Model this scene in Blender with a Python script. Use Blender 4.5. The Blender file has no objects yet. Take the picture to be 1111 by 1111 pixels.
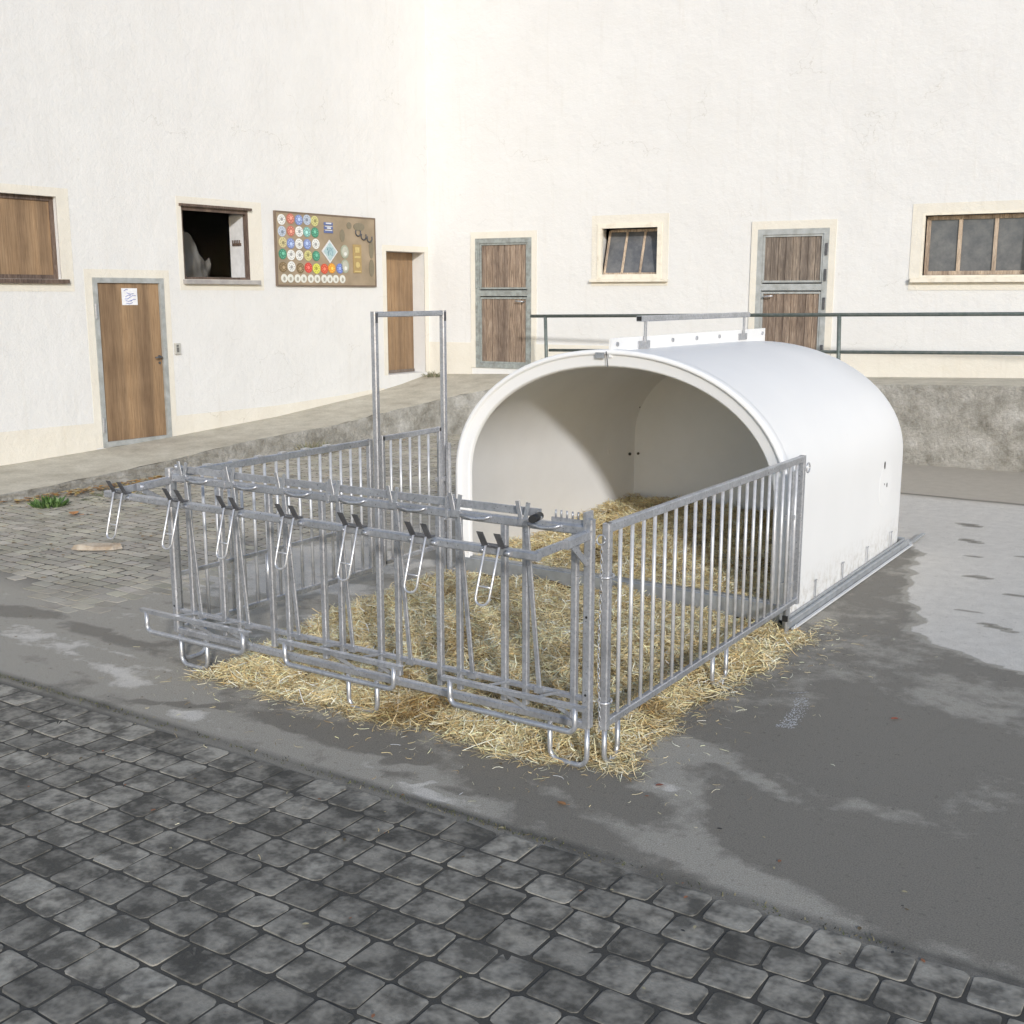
import bpy, math, random
import numpy as np
from mathutils import Vector, Matrix, Quaternion
random.seed(7)
rng = np.random.default_rng(11)
R = math.radians
S = bpy.context.scene
COL = S.collection

# ------------------------------------------------------------------ materials
def new_mat(name):
    m = bpy.data.materials.new(name); m.use_nodes = True
    nt = m.node_tree
    return m, nt, nt.nodes['Principled BSDF']

def noise(nt, scale, detail=4, rough=.55, coord='Object', stretch=None, dist=0):
    tc = nt.nodes.new('ShaderNodeTexCoord')
    n = nt.nodes.new('ShaderNodeTexNoise')
    n.inputs['Scale'].default_value = scale
    n.inputs['Detail'].default_value = detail
    n.inputs['Roughness'].default_value = rough
    n.inputs['Distortion'].default_value = dist
    if stretch:
        mp = nt.nodes.new('ShaderNodeMapping')
        mp.inputs['Scale'].default_value = stretch
        nt.links.new(tc.outputs[coord], mp.inputs[0]); nt.links.new(mp.outputs[0], n.inputs[0])
    else:
        nt.links.new(tc.outputs[coord], n.inputs[0])
    return n.outputs['Fac']

def ramp(nt, fac, stops):
    r = nt.nodes.new('ShaderNodeValToRGB')
    e = r.color_ramp.elements
    while len(e) < len(stops): e.new(.5)
    for i, (p, c) in enumerate(stops):
        e[i].position = p
        e[i].color = (*c, 1) if len(c) == 3 else c
    nt.links.new(fac, r.inputs[0])
    return r.outputs[0]

def mixc(nt, fac, a, b, mode='MIX'):
    x = nt.nodes.new('ShaderNodeMix'); x.data_type = 'RGBA'; x.blend_type = mode
    for s, v in ((x.inputs[0], fac), (x.inputs[6], a), (x.inputs[7], b)):
        if isinstance(v, (int, float)): s.default_value = v
        elif isinstance(v, tuple): s.default_value = (*v, 1)
        else: nt.links.new(v, s)
    return x.outputs[2]

def bump(nt, bsdf, h, strength=.3, dist=.01):
    b = nt.nodes.new('ShaderNodeBump')
    b.inputs['Strength'].default_value = strength; b.inputs['Distance'].default_value = dist
    nt.links.new(h, b.inputs['Height']); nt.links.new(b.outputs[0], bsdf.inputs['Normal'])

def simple(name, c1, c2=None, rough=.6, metal=0, scale=8, bs=0, bd=.003, bscale=60, stretch=None, lo=.35, hi=.65, spec=None):
    m, nt, b = new_mat(name)
    if c2 is None: c2 = tuple(v * .85 for v in c1)
    nt.links.new(ramp(nt, noise(nt, scale, stretch=stretch), [(lo, c1), (hi, c2)]), b.inputs['Base Color'])
    b.inputs['Roughness'].default_value = rough; b.inputs['Metallic'].default_value = metal
    if spec is not None: b.inputs['Specular IOR Level'].default_value = spec
    if bs: bump(nt, b, noise(nt, bscale, 5, stretch=stretch), bs, bd)
    return m

M = {}
# galvanised steel: spangled grey zinc
m, nt, b = new_mat('galvanised_steel'); M['galv'] = m
base = ramp(nt, noise(nt, 55, 3), [(.25, (.38, .39, .415)), (.5, (.47, .48, .505)), (.8, (.58, .59, .615))])
stain = ramp(nt, noise(nt, 6, 4), [(.45, (1, 1, 1)), (.75, (.72, .72, .72))])
nt.links.new(mixc(nt, 1.0, base, stain, 'MULTIPLY'), b.inputs['Base Color'])
b.inputs['Metallic'].default_value = .60
nt.links.new(ramp(nt, noise(nt, 90, 3), [(.3, (.26,)*3), (.7, (.42,)*3)]), b.inputs['Roughness'])
M['alu'] = simple('sill_sheet', (.50, .52, .54), (.40, .415, .43), .42, .6, 14)
M['round_bar'] = simple('zinc_round_bar', (.60, .605, .62), (.48, .485, .50), .38, .3, 25)
M['zinc_wire'] = simple('bright_wire', (.66, .66, .67), (.5, .5, .52), .3, .55, 40)
M['dark_steel'] = simple('dark_steel', (.075, .075, .08), (.12, .12, .125), .5, .2, 30)
M['rubber'] = simple('black_rubber', (.012, .012, .013), (.02, .02, .02), .5)
M['hole'] = simple('bolt_dark', (.04, .04, .04), (.09, .085, .08), .6, .3, 40)
# white fibreglass hutch
m, nt, b = new_mat('white_fibreglass'); M['hutch'] = m
nt.links.new(ramp(nt, noise(nt, 1.6, 5), [(.35, (.825, .82, .81)), (.7, (.80, .795, .785))]), b.inputs['Base Color'])
sc_ = ramp(nt, noise(nt, 5, 9, .8, dist=1.5), [(.66, (0, 0, 0)), (.80, (1, 1, 1))])
base_c = b.inputs['Base Color'].links[0].from_socket
c_h = mixc(nt, sc_, base_c, (.60, .58, .54))
tcz = nt.nodes.new('ShaderNodeTexCoord'); sz = nt.nodes.new('ShaderNodeSeparateXYZ'); nt.links.new(tcz.outputs['Object'], sz.inputs[0])
lowz = ramp(nt, sz.outputs[2], [(.05, (.75,)*3), (.32, (0, 0, 0))])
splash = nt.nodes.new('ShaderNodeMath'); splash.operation = 'MULTIPLY'
nt.links.new(ramp(nt, noise(nt, 16, 8, .75), [(.46, (0, 0, 0)), (.62, (1, 1, 1))]), splash.inputs[0]); nt.links.new(lowz, splash.inputs[1])
nt.links.new(mixc(nt, splash.outputs[0], c_h, (.46, .42, .35)), b.inputs['Base Color'])
b.inputs['Roughness'].default_value = .42
bump(nt, b, noise(nt, 2.2, 3), .12, .04)
m, nt, b = new_mat('white_fibreglass_inside'); M['hutch_in'] = m
nt.links.new(ramp(nt, noise(nt, 2.2, 6, .65), [(.35, (.87, .87, .875)), (.7, (.82, .82, .82))]), b.inputs['Base Color'])
b.inputs['Roughness'].default_value = .5
bump(nt, b, noise(nt, 40, 5), .12, .004)
# plaster
def plaster(name, c1, c2, sc=1.2):
    m, nt, b = new_mat(name)
    c = ramp(nt, noise(nt, sc, 6, .6), [(.35, c1), (.72, c2)])
    sp = ramp(nt, noise(nt, 7, 6, .75), [(.64, (1, 1, 1)), (.74, (.86, .84, .79))])
    c = mixc(nt, 1.0, c, sp, 'MULTIPLY')
    drip = ramp(nt, noise(nt, 3, 6, .7, stretch=(3, 3, .25)), [(.55, (1, 1, 1)), (.75, (.945, .935, .915))])
    c = mixc(nt, 1.0, c, drip, 'MULTIPLY')
    vor = nt.nodes.new('ShaderNodeTexVoronoi'); vor.feature = 'DISTANCE_TO_EDGE'; vor.inputs['Scale'].default_value = .9
    tc = nt.nodes.new('ShaderNodeTexCoord'); wn_ = nt.nodes.new('ShaderNodeTexNoise'); wn_.inputs['Scale'].default_value = 2.5; wn_.inputs['Detail'].default_value = 6
    ad = nt.nodes.new('ShaderNodeVectorMath'); ad.operation = 'MULTIPLY_ADD'; ad.inputs[1].default_value = (.7, .7, .7)
    nt.links.new(tc.outputs['Object'], wn_.inputs[0]); nt.links.new(wn_.outputs['Color'], ad.inputs[0]); nt.links.new(tc.outputs['Object'], ad.inputs[2]); nt.links.new(ad.outputs[0], vor.inputs[0])
    crack = ramp(nt, vor.outputs['Distance'], [(.0, (.80, .79, .76)), (.004, (1, 1, 1))])
    msk = ramp(nt, noise(nt, .6, 3), [(.52, (0, 0, 0)), (.6, (1, 1, 1))])
    c = mixc(nt, msk, c, mixc(nt, 1.0, c, crack, 'MULTIPLY'))
    nt.links.new(c, b.inputs['Base Color'])
    b.inputs['Roughness'].default_value = .9
    hh = nt.nodes.new('ShaderNodeMath'); hh.operation = 'ADD'
    nt.links.new(noise(nt, 5, 9, .72), hh.inputs[0]); nt.links.new(noise(nt, 1.3, 3), hh.inputs[1])
    bump(nt, b, hh.outputs[0], .55, .03)
    return m
M['plaster'] = plaster('lime_plaster', (.705, .70, .685), (.67, .663, .645))
M['cream'] = plaster('cream_paint', (.72, .685, .605), (.68, .64, .555), 2.5)
M['cream2'] = simple('cream_wood_paint', (.76, .71, .60), (.62, .56, .45), .6, 0, 9, .2, .004, 60, lo=.5, hi=.75)
M['unseen_roof'] = simple('unseen_roof_sheet', (.2, .12, .09))
M['inside'] = simple('room_wall', (.35, .34, .32))
M['white_panel'] = simple('room_whitewash', (.72, .72, .72), (.6, .6, .6), .8)
def wood(name, dark, mid, light, sc=(14, 14, .7), rough=.75, bs=.4):
    m, nt, b = new_mat(name)
    g = ramp(nt, noise(nt, 6, 6, .7, stretch=sc, dist=.6), [(.28, dark), (.5, mid), (.72, light)])
    w = ramp(nt, noise(nt, 2.2, 3), [(.3, (1, 1, 1)), (.75, (.74, .72, .70))])
    g = mixc(nt, 1.0, g, w, 'MULTIPLY')
    pl = ramp(nt, noise(nt, 7.5, 1, .5, stretch=(1, 1, .03)), [(.32, (.62, .60, .60)), (.5, (.95, .95, .95)), (.68, (1.22, 1.2, 1.15))])
    g = mixc(nt, .8, g, mixc(nt, 1.0, g, pl, 'MULTIPLY'))
    nt.links.new(g, b.inputs['Base Color'])
    b.inputs['Roughness'].default_value = rough
    bump(nt, b, noise(nt, 8, 6, .7, stretch=sc), bs, .006)
    return m
M['wood_door'] = wood('brown_plywood', (.17, .105, .055), (.30, .195, .11), (.40, .275, .165), (16, 16, .5), .55, .15)
M['wood_old'] = wood('weathered_plank', (.075, .056, .042), (.25, .185, .14), (.45, .37, .295), (12, 12, .8))
M['wood_old2'] = wood('weathered_plank_grey', (.085, .07, .058), (.21, .17, .138), (.40, .335, .275), (12, 12, .8))
M['wood_win'] = wood('window_wood', (.20, .14, .10), (.52, .41, .31), (.70, .60, .48), (9, 9, 1.2))
M['wood_dark'] = wood('dark_window_wood', (.05, .035, .028), (.13, .09, .07), (.22, .17, .14), (9, 9, 1.2))
M['grey_frame'] = simple('grey_green_steel', (.34, .37, .355), (.23, .24, .225), .65, .15, 14, .2, .003, 60)
M['blue_frame'] = simple('blue_grey_steel', (.44, .455, .45), (.33, .34, .325), .6, .2, 10)
M['rail_green'] = simple('green_grey_pipe', (.105, .135, .125), (.16, .18, .17), .5, .2, 18)
m, nt, b = new_mat('dusty_glass'); M['glass'] = m
nt.links.new(ramp(nt, noise(nt, 5, 6, .7), [(.4, (.10, .105, .115)), (.75, (.19, .19, .19))]), b.inputs['Base Color'])
b.inputs['Roughness'].default_value = .18; b.inputs['Specular IOR Level'].default_value = .6
m, nt, b = new_mat('plastic_film'); M['film'] = m
b.inputs['Base Color'].default_value = (.36, .345, .32, 1); b.inputs['Roughness'].default_value = .22
b.inputs['Alpha'].default_value = .45
# concrete / rough render
def concrete(name, c1, c2, c3, bs=.6, bd=.03, sc=3):
    m, nt, b = new_mat(name)
    a = ramp(nt, noise(nt, sc, 8, .68), [(.32, c1), (.5, c2), (.68, c3)])
    f = ramp(nt, noise(nt, 38, 5, .7), [(.35, (.82, .82, .82)), (.6, (1, 1, 1))])
    nt.links.new(mixc(nt, 1.0, a, f, 'MULTIPLY'), b.inputs['Base Color'])
    b.inputs['Roughness'].default_value = .9
    bump(nt, b, noise(nt, 16, 10, .75), bs, bd)
    return m
M['platform_top'] = concrete('platform_concrete', (.42, .38, .30), (.53, .485, .39), (.62, .575, .475), .25, .01)
M['platform_face'] = concrete('rough_render', (.29, .27, .225), (.49, .465, .41), (.68, .655, .60), 1.0, .07, 3.6)
# ground with painted-by-attribute stains (damp, dirt)
m, nt, b = new_mat('yard_concrete'); M['ground'] = m
at = nt.nodes.new('ShaderNodeAttribute'); at.attribute_name = 'stain'
sp = nt.nodes.new('ShaderNodeSeparateColor'); nt.links.new(at.outputs['Color'], sp.inputs[0])
def math_n(op, a, b_=None, clamp=False):
    x = nt.nodes.new('ShaderNodeMath'); x.operation = op; x.use_clamp = clamp
    for s, v in ((x.inputs[0], a), (x.inputs[1], b_)):
        if v is None: continue
        if isinstance(v, (int, float)): s.default_value = v
        else: nt.links.new(v, s)
    return x.outputs[0]
n1 = noise(nt, 2.0, 10, .66, dist=.4); n2 = noise(nt, 9, 6, .7); n3 = noise(nt, 170, 4, .75); n4 = noise(nt, .7, 4, .5, stretch=(1, 2.6, 1))
d = math_n('ADD', sp.outputs[0], math_n('MULTIPLY', math_n('SUBTRACT', n1, .5), 1.35))
d = math_n('ADD', d, math_n('MULTIPLY', math_n('SUBTRACT', n2, .5), .75))
d = math_n('ADD', d, math_n('MULTIPLY', math_n('SUBTRACT', n4, .5), .45))
dry = ramp(nt, n2, [(.3, (.60, .56, .50)), (.7, (.72, .68, .61))])
mid = mixc(nt, ramp(nt, d, [(.02, (0,)*3), (.20, (1,)*3)]), dry, (.40, .37, .315))
wet = mixc(nt, ramp(nt, d, [(.50, (0,)*3), (.74, (1,)*3)]), mid, (.232, .212, .178))
grain = ramp(nt, n3, [(.32, (.58,)*3), (.68, (1.3,)*3)])
c = mixc(nt, 1.0, wet, grain, 'MULTIPLY')
c = mixc(nt, 1.0, c, ramp(nt, noise(nt, 28, 5, .75), [(.30, (.62, .61, .58)), (.42, (1, 1, 1)), (.66, (1, 1, 1)), (.76, (1.3, 1.28, 1.22))]), 'MULTIPLY')
c = mixc(nt, sp.outputs[1], c, mixc(nt, n2, (.36, .31, .24), (.47, .42, .34)))
c = mixc(nt, sp.outputs[2], c, (.05, .048, .043))
nt.links.new(c, b.inputs['Base Color'])
nt.links.new(ramp(nt, d, [(.4, (.85,)*3), (.9, (.62,)*3)]), b.inputs['Roughness'])
b.inputs['Specular IOR Level'].default_value = .3
bump(nt, b, math_n('ADD', n3, math_n('MULTIPLY', n2, .9)), .6, .005)
# paving stones
def stone(name, k):
    m, nt, b = new_mat(name)
    at = nt.nodes.new('ShaderNodeAttribute'); at.attribute_name = 'tint'
    blot = ramp(nt, noise(nt, 7.5, 10, .74), [(.42, tuple(v * k for v in (.345, .322, .28))), (.57, tuple(v * k for v in (.115, .108, .094)))])
    gr = ramp(nt, noise(nt, 120, 4, .7), [(.3, (.75,)*3), (.65, (1.1,)*3)])
    c = mixc(nt, 1.0, blot, gr, 'MULTIPLY')
    nt.links.new(mixc(nt, 1.0, c, at.outputs['Color'], 'MULTIPLY'), b.inputs['Base Color'])
    b.inputs['Roughness'].default_value = .75; b.inputs['Specular IOR Level'].default_value = .35
    bump(nt, b, noise(nt, 45, 8, .7), .5, .006)
    return m
M['stone'] = stone('paving_stone', 1.0)
m, nt, b = new_mat('cobble_stone'); M['cobble'] = m
at = nt.nodes.new('ShaderNodeAttribute'); at.attribute_name = 'tint'
cc = ramp(nt, noise(nt, 2.2, 7, .65), [(.35, (.47, .44, .375)), (.65, (.31, .293, .25))])
nt.links.new(mixc(nt, 1.0, cc, at.outputs['Color'], 'MULTIPLY'), b.inputs['Base Color']); b.inputs['Roughness'].default_value = .85
bump(nt, b, noise(nt, 40, 6, .7), .4, .005)
# straw
def attr_mat(name, attr, rough=.6, mul=None):
    m, nt, b = new_mat(name)
    at = nt.nodes.new('ShaderNodeAttribute'); at.attribute_name = attr
    nt.links.new(at.outputs['Color'], b.inputs['Base Color'])
    b.inputs['Roughness'].default_value = rough
    return m
M['straw'] = attr_mat('straw_stalk', 'tint', .45)
M['straw_base'] = simple('straw_bed', (.20, .14, .06), (.05, .035, .015), .9, 0, 30, 1, .03, 60)  # very dark, paints the shade in the gaps between the stalks
M['leaf'] = attr_mat('dry_leaf', 'tint', .7)
M['weed'] = attr_mat('weed_green', 'tint', .6)
M['chalk'] = simple('chalk', (.8, .8, .8), (.6, .6, .6), .9)
M['board'] = simple('tan_board', (.37, .29, .20), (.27, .215, .145), .7, 0, 3, .2, .003, 40)
M['board_edge'] = simple('board_edging', (.19, .14, .10))
def flat(name, c, rough=.45):
    if name not in M: M[name] = simple(name, c, tuple(v * .88 for v in c), rough, 0, 30)
    return M[name]

# ------------------------------------------------------------------ mesh builder
class MB:
    def __init__(s): s.v = []; s.f = []; s.sm = []; s.tint = []
    def add(s, vs, fs, smooth=False, tint=None):
        o = len(s.v); s.v += [tuple(p) for p in vs]
        s.f += [tuple(i + o for i in f) for f in fs]; s.sm += [smooth] * len(fs)
        if tint is not None: s.tint += [tint] * len(vs)
        return s
    def box(s, a, b, tint=None):
        x0, y0, z0 = (min(a[i], b[i]) for i in range(3)); x1, y1, z1 = (max(a[i], b[i]) for i in range(3))
        vs = [(x0,y0,z0),(x1,y0,z0),(x1,y1,z0),(x0,y1,z0),(x0,y0,z1),(x1,y0,z1),(x1,y1,z1),(x0,y1,z1)]
        return s.add(vs, [(0,3,2,1),(4,5,6,7),(0,1,5,4),(1,2,6,5),(2,3,7,6),(3,0,4,7)], tint=tint)
    def bar(s, p, q, w, h, up=(0,0,1), c=.15):
        """chamfered rectangular tube from p to q; w across, h along up"""
        p = Vector(p); q = Vector(q); t = (q - p).normalized(); up = Vector(up)
        sx = t.cross(up)
        if sx.length < 1e-4: up = Vector((0,1,0)); sx = t.cross(up)
        sx.normalize(); sy = sx.cross(t).normalized()
        k = min(w, h) * c
        prof = [(-w/2+k,-h/2),(w/2-k,-h/2),(w/2,-h/2+k),(w/2,h/2-k),(w/2-k,h/2),(-w/2+k,h/2),(-w/2,h/2-k),(-w/2,-h/2+k)]
        vs = [c0 + sx*a + sy*b for c0 in (p, q) for a, b in prof]
        n = 8
        fs = [(i, (i+1) % n, n + (i+1) % n, n + i) for i in range(n)] + [tuple(range(n))[::-1], tuple(range(n, 2*n))]
        return s.add(vs, fs)
    def tube(s, pts, r, n=8, caps=True):
        pts = [Vector(p) for p in pts]; m = len(pts)
        ts = []
        for i in range(m):
            a = pts[max(i-1, 0)]; b = pts[min(i+1, m-1)]; ts.append((b - a).normalized())
        ref = Vector((0,0,1)) if abs(ts[0].z) < .9 else Vector((1,0,0))
        u = ts[0].cross(ref).normalized()
        vs = []
        for i in range(m):
            if i: 
                q = ts[i-1].rotation_difference(ts[i]); u = (q @ u).normalized()
            w = ts[i].cross(u).normalized()
            rr = r[i] if isinstance(r, (list, tuple)) else r
            for k in range(n):
                a = 2*math.pi*k/n; vs.append(pts[i] + u*math.cos(a)*rr + w*math.sin(a)*rr)
        fs = [(i*n+k, i*n+(k+1) % n, (i+1)*n+(k+1) % n, (i+1)*n+k) for i in range(m-1) for k in range(n)]
        s.add(vs, fs, True)
        if caps:
            o = len(s.v) - m*n
            s.f += [tuple(o+k for k in range(n))[::-1], tuple(o+(m-1)*n+k for k in range(n))]; s.sm += [False, False]
        return s
    def disc(s, c, nrm, r, th, n=16, rx=None):
        c = Vector(c); nn = Vector(nrm).normalized()
        u = nn.cross(Vector((0,0,1)))
        if u.length < .01: u = Vector((1,0,0))
        u.normalize(); w = u.cross(nn).normalized(); rx = rx or r
        vs = [c + nn*d_ + u*math.cos(2*math.pi*k/n)*rx + w*math.sin(2*math.pi*k/n)*r for d_ in (0, th) for k in range(n)]
        fs = [(k, n+k, n+(k+1) % n, (k+1) % n) for k in range(n)] + [tuple(range(n)), tuple(range(n, 2*n))[::-1]]
        return s.add(vs, fs)
    def build(s, name, mat, parent=None, origin=None, fixn=True):
        me = bpy.data.meshes.new(name)
        off = Vector(origin) if origin is not None else Vector((0,0,0))
        me.from_pydata([tuple(Vector(p) - off) for p in s.v] if origin is not None else s.v, [], s.f)
        me.polygons.foreach_set('use_smooth', s.sm)
        if s.tint and len(s.tint) == len(s.v):
            a = me.color_attributes.new('tint', 'FLOAT_COLOR', 'POINT')
            a.data.foreach_set('color', [c for t in s.tint for c in (*t, 1)])
        me.materials.append(mat)
        if fixn:
            import bmesh
            bm = bmesh.new(); bm.from_mesh(me); bmesh.ops.recalc_face_normals(bm, faces=bm.faces); bm.to_mesh(me); bm.free()
        me.update()
        o = bpy.data.objects.new(name, me); COL.objects.link(o)
        if origin is not None: o.location = off
        if parent: o.parent = parent
        return o

def arc(c, r, a0, a1, ux, uy, n=6):
    c = Vector(c); ux = Vector(ux); uy = Vector(uy)
    return [c + ux*r*math.cos(a0+(a1-a0)*i/n) + uy*r*math.sin(a0+(a1-a0)*i/n) for i in range(n+1)]

def uloop(p0, p1, depth, r, down=(0,0,-1)):
    """U shaped rod path from p0 down, across and up to p1"""
    p0 = Vector(p0); p1 = Vector(p1); dn = Vector(down); x = (p1 - p0).normalized()
    a = p0 + dn*(depth - r); b_ = p1 + dn*(depth - r)
    return [p0] + arc(a + x*r, r, math.pi, math.pi/2, x, dn, 6) + arc(b_ - x*r, r, math.pi/2, 0, x, dn, 6) + [p1]

def empty(name, loc=(0,0,0), rz=0):
    o = bpy.data.objects.new(name, None); COL.objects.link(o)
    o.location = loc; o.rotation_euler = (0,0,rz); o.empty_display_size = .1
    return o
def tag(o, label=None, cat=None, group=None, kind=None):
    for k, v in (('label', label), ('category', cat), ('group', group), ('kind', kind)):
        if v: o[k] = v
    return o
def part(o, name, mb, mat): return mb.build(name, mat, o)

# ------------------------------------------------------------------ camera, light
cam = bpy.data.cameras.new('camera'); co = bpy.data.objects.new('camera', cam); COL.objects.link(co)
cam.sensor_width = 36; cam.lens = 39.79; cam.clip_end = 500; cam.clip_start = .05
PITCH, YAW = .1895, -.5787
co.location = (2.2404, -4.0993, 2.0538)
co.rotation_euler = (math.pi/2 - PITCH, 0, -YAW)
S.camera = co
SUN = Vector((.92, -1.0, .47)).normalized()
sl = bpy.data.lights.new('sun', 'SUN'); so = bpy.data.objects.new('sun', sl); COL.objects.link(so)
sl.energy = 2.2; sl.angle = R(3.2); sl.color = (1.0, .985, .97)
so.rotation_euler = (-SUN).to_track_quat('-Z', 'Y').to_euler(); so.location = (3, -6, 6)
w = bpy.data.worlds.new('World'); S.world = w; w.use_nodes = True
sky = w.node_tree.nodes.new('ShaderNodeTexSky'); sky.sky_type = 'NISHITA'; sky.sun_disc = False
sky.sun_elevation = math.asin(SUN.z); sky.sun_rotation = math.atan2(SUN.x, SUN.y)
sky.dust_density = .9; sky.air_density = 1.0; sky.ozone_density = 1.8
bg = w.node_tree.nodes['Background']; bg.inputs[1].default_value = .14
w.node_tree.links.new(sky.outputs[0], bg.inputs[0])
S.view_settings.view_transform = 'Standard'; S.view_settings.look = 'None'
S.view_settings.exposure = .24; S.view_settings.gamma = 1

# ------------------------------------------------------------------ ground
def smooth(e0, e1, x):
    t = np.clip((x - e0) / (e1 - e0), 0, 1); return t*t*(3-2*t)
gx = np.concatenate([[-80, -45, -25, -14], np.arange(-9.6, 4.5, .05), [6, 12, 25, 50, 80]])
gy = np.concatenate([[-80, -40, -20, -9], np.arange(-5, 10.6, .05), [12, 20, 40, 80]])
X, Y = np.meshgrid(gx, gy)
wob = .10*np.sin(3.1*X+1.3*Y) + .08*np.sin(5.3*Y-2.1*X+1) + .05*np.sin(11*X+7*Y) + .04*np.sin(17*Y-9*X)
def blob(x, y, rx, ry, a=0, soft=.35, wb=1):
    c, s_ = math.cos(a), math.sin(a)
    dx, dy = X-x, Y-y
    u = (c*dx+s_*dy)/rx; v = (-s_*dx+c*dy)/ry
    return 1 - smooth(1-soft, 1+soft, np.sqrt(u*u+v*v) + wob*wb)
D = np.full_like(X, .46)
D += .24*smooth(-1.6, .2, X + .35*Y + wob) * (1 - smooth(7.2, 7.9, Y))       # damp right of and before the pen
D += .25*(1 - smooth(-.35, -.05, np.abs(Y + .15) - .55))*smooth(-3.2, -2.2, X)
# dry light area beyond the hutch, right
edge = np.interp(Y, [1.9, 2.2, 2.56, 2.95, 3.4, 3.73, 4.4, 5.2, 5.7, 8], [3.0, 1.9, 1.05, .62, .42, .40, .22, .20, -.4, -1.5])
lp = smooth(-.05, .08, X - edge + .8*wob)*smooth(1.9, 2.2, Y)
D = D*(1-lp) + (-.30)*lp
for a_ in [(.62,4.6,.13,.07),(.45,5.3,.09,.05),(.95,4.2,.17,.06),(.30,5.9,.16,.07),(.8,5.5,.10,.05),(1.25,4.0,.10,.05),(1.0,3.3,.2,.05),(.75,3.6,.12,.05),(.15,6.6,.14,.08)]:
    D += 1.05*blob(a_[0]+.06, a_[1], a_[2]*.8, a_[3]*.8, random.uniform(-.5,.5), soft=.2, wb=1.6)
# lighter streaks in the foreground right
for a_ in [(.16,.42,.30,.16,.3),(.42,-.02,.42,.10,-.9),(.55,.35,.40,.05,-.5),(.28,.0,.16,.06,.4),(.30,-.38,.5,.07,-.3),(.9,-.5,.5,.12,-.4)]:
    D -= .42*blob(*a_, soft=.6, wb=.8)
D += .30*blob(.9, .9, .8, .5, .4, .5)
# front strip: light patches and damp spots
for a_ in [(-2.5,-.32,.55,.16,-.2),(-.95,-.42,.42,.12,-.1),(-.45,-.55,.25,.08,0),(-3.3,-.1,.7,.2,0),(-1.75,-.5,.35,.1,.1)]:
    D -= .42*blob(*a_, soft=.5, wb=.8)
for a_ in [(-2.15,-.42,.10,.045,.2),(-2.0,-.33,.07,.03,0),(-.83,-.42,.06,.035,0),(-.70,-.50,.11,.05,.1),(-.72,-.36,.05,.03,0),(-.42,-.50,.10,.04,0),(-2.35,-.50,.10,.03,.4),(-1.2,-.3,.5,.12,0)]:
    D += .62*blob(*a_, soft=.2, wb=.9)
# left: light worn concrete with dark trails
D -= .22*blob(-4.2, 1.6, 1.9, 1.3, .3, .5)
D -= .30*blob(-3.6, 3.6, 1.4, 2.2, 0, .5)
for a_ in [(-3.35,.10,.75,.09,-.15),(-2.95,-.16,.55,.08,-.1),(-4.6,.1,.5,.12,.3),(-3.0,1.35,.45,.20,.6),(-3.05,2.1,.3,.14,.2),(-3.6,.9,.28,.05,.2),(-4.0,.6,.2,.05,0),(-3.2,3.1,.35,.3,0)]:
    D += .42*blob(*a_, soft=.45, wb=.8)
D = np.clip(D, -.4, 1.1)
DI = np.clip(smooth(7.75, 8.0, Y + .05*wob)*smooth(-3, -1.5, X)*.75 + .35*smooth(7.9, 8.3, Y) , 0, .8)
DI = np.maximum(DI, .35*smooth(-7.4, -8.1, X))
J = np.zeros_like(X)
J = np.maximum(J, .92*smooth(-.685, -.72, Y))                                    # bed under the paving stones
J = np.maximum(J, .85*(1 - smooth(.008, .028, np.abs(Y + .665 + .02*wob))))      # joint line
J = np.maximum(J, .85*smooth(-4.2, -4.6, X + .6*wob)*smooth(.5, 1.1, Y + .1*(X+6))*(1-smooth(9.4, 9.8, Y)))
J = np.maximum(J, .8*(1 - smooth(.01, .05, np.abs(Y - 7.98 - .05*wob)))*smooth(-4, -2, X))
ny, nx = X.shape
vs = np.stack([X.ravel(), Y.ravel(), np.zeros(X.size)], 1)
idx = np.arange(ny*nx).reshape(ny, nx)
fs = np.stack([idx[:-1,:-1].ravel(), idx[:-1,1:].ravel(), idx[1:,1:].ravel(), idx[1:,:-1].ravel()], 1)
def np_mesh(name, vs, fs, mat, attr=None, smooth_=False):
    me = bpy.data.meshes.new(name)
    me.vertices.add(len(vs)); me.vertices.foreach_set('co', vs.astype(np.float32).ravel())
    k = fs.shape[1]
    me.loops.add(len(fs)*k); me.loops.foreach_set('vertex_index', fs.astype(np.int32).ravel())
    me.polygons.add(len(fs)); me.polygons.foreach_set('loop_start', np.arange(0, len(fs)*k, k, dtype=np.int32))
    me.polygons.foreach_set('use_smooth', np.full(len(fs), smooth_))
    if attr:
        a = me.color_attributes.new(attr[0], 'FLOAT_COLOR', 'POINT')
        a.data.foreach_set('color', np.concatenate([attr[1], np.ones((len(vs), 1))], 1).astype(np.float32).ravel())
    me.materials.append(mat); me.update(calc_edges=True); me.validate()
    o = bpy.data.objects.new(name, me); COL.objects.link(o)
    return o
g = np_mesh('ground', vs, fs, M['ground'], ('stain', np.stack([D.ravel(), DI.ravel(), J.ravel()], 1)))
tag(g, kind='structure')

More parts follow.
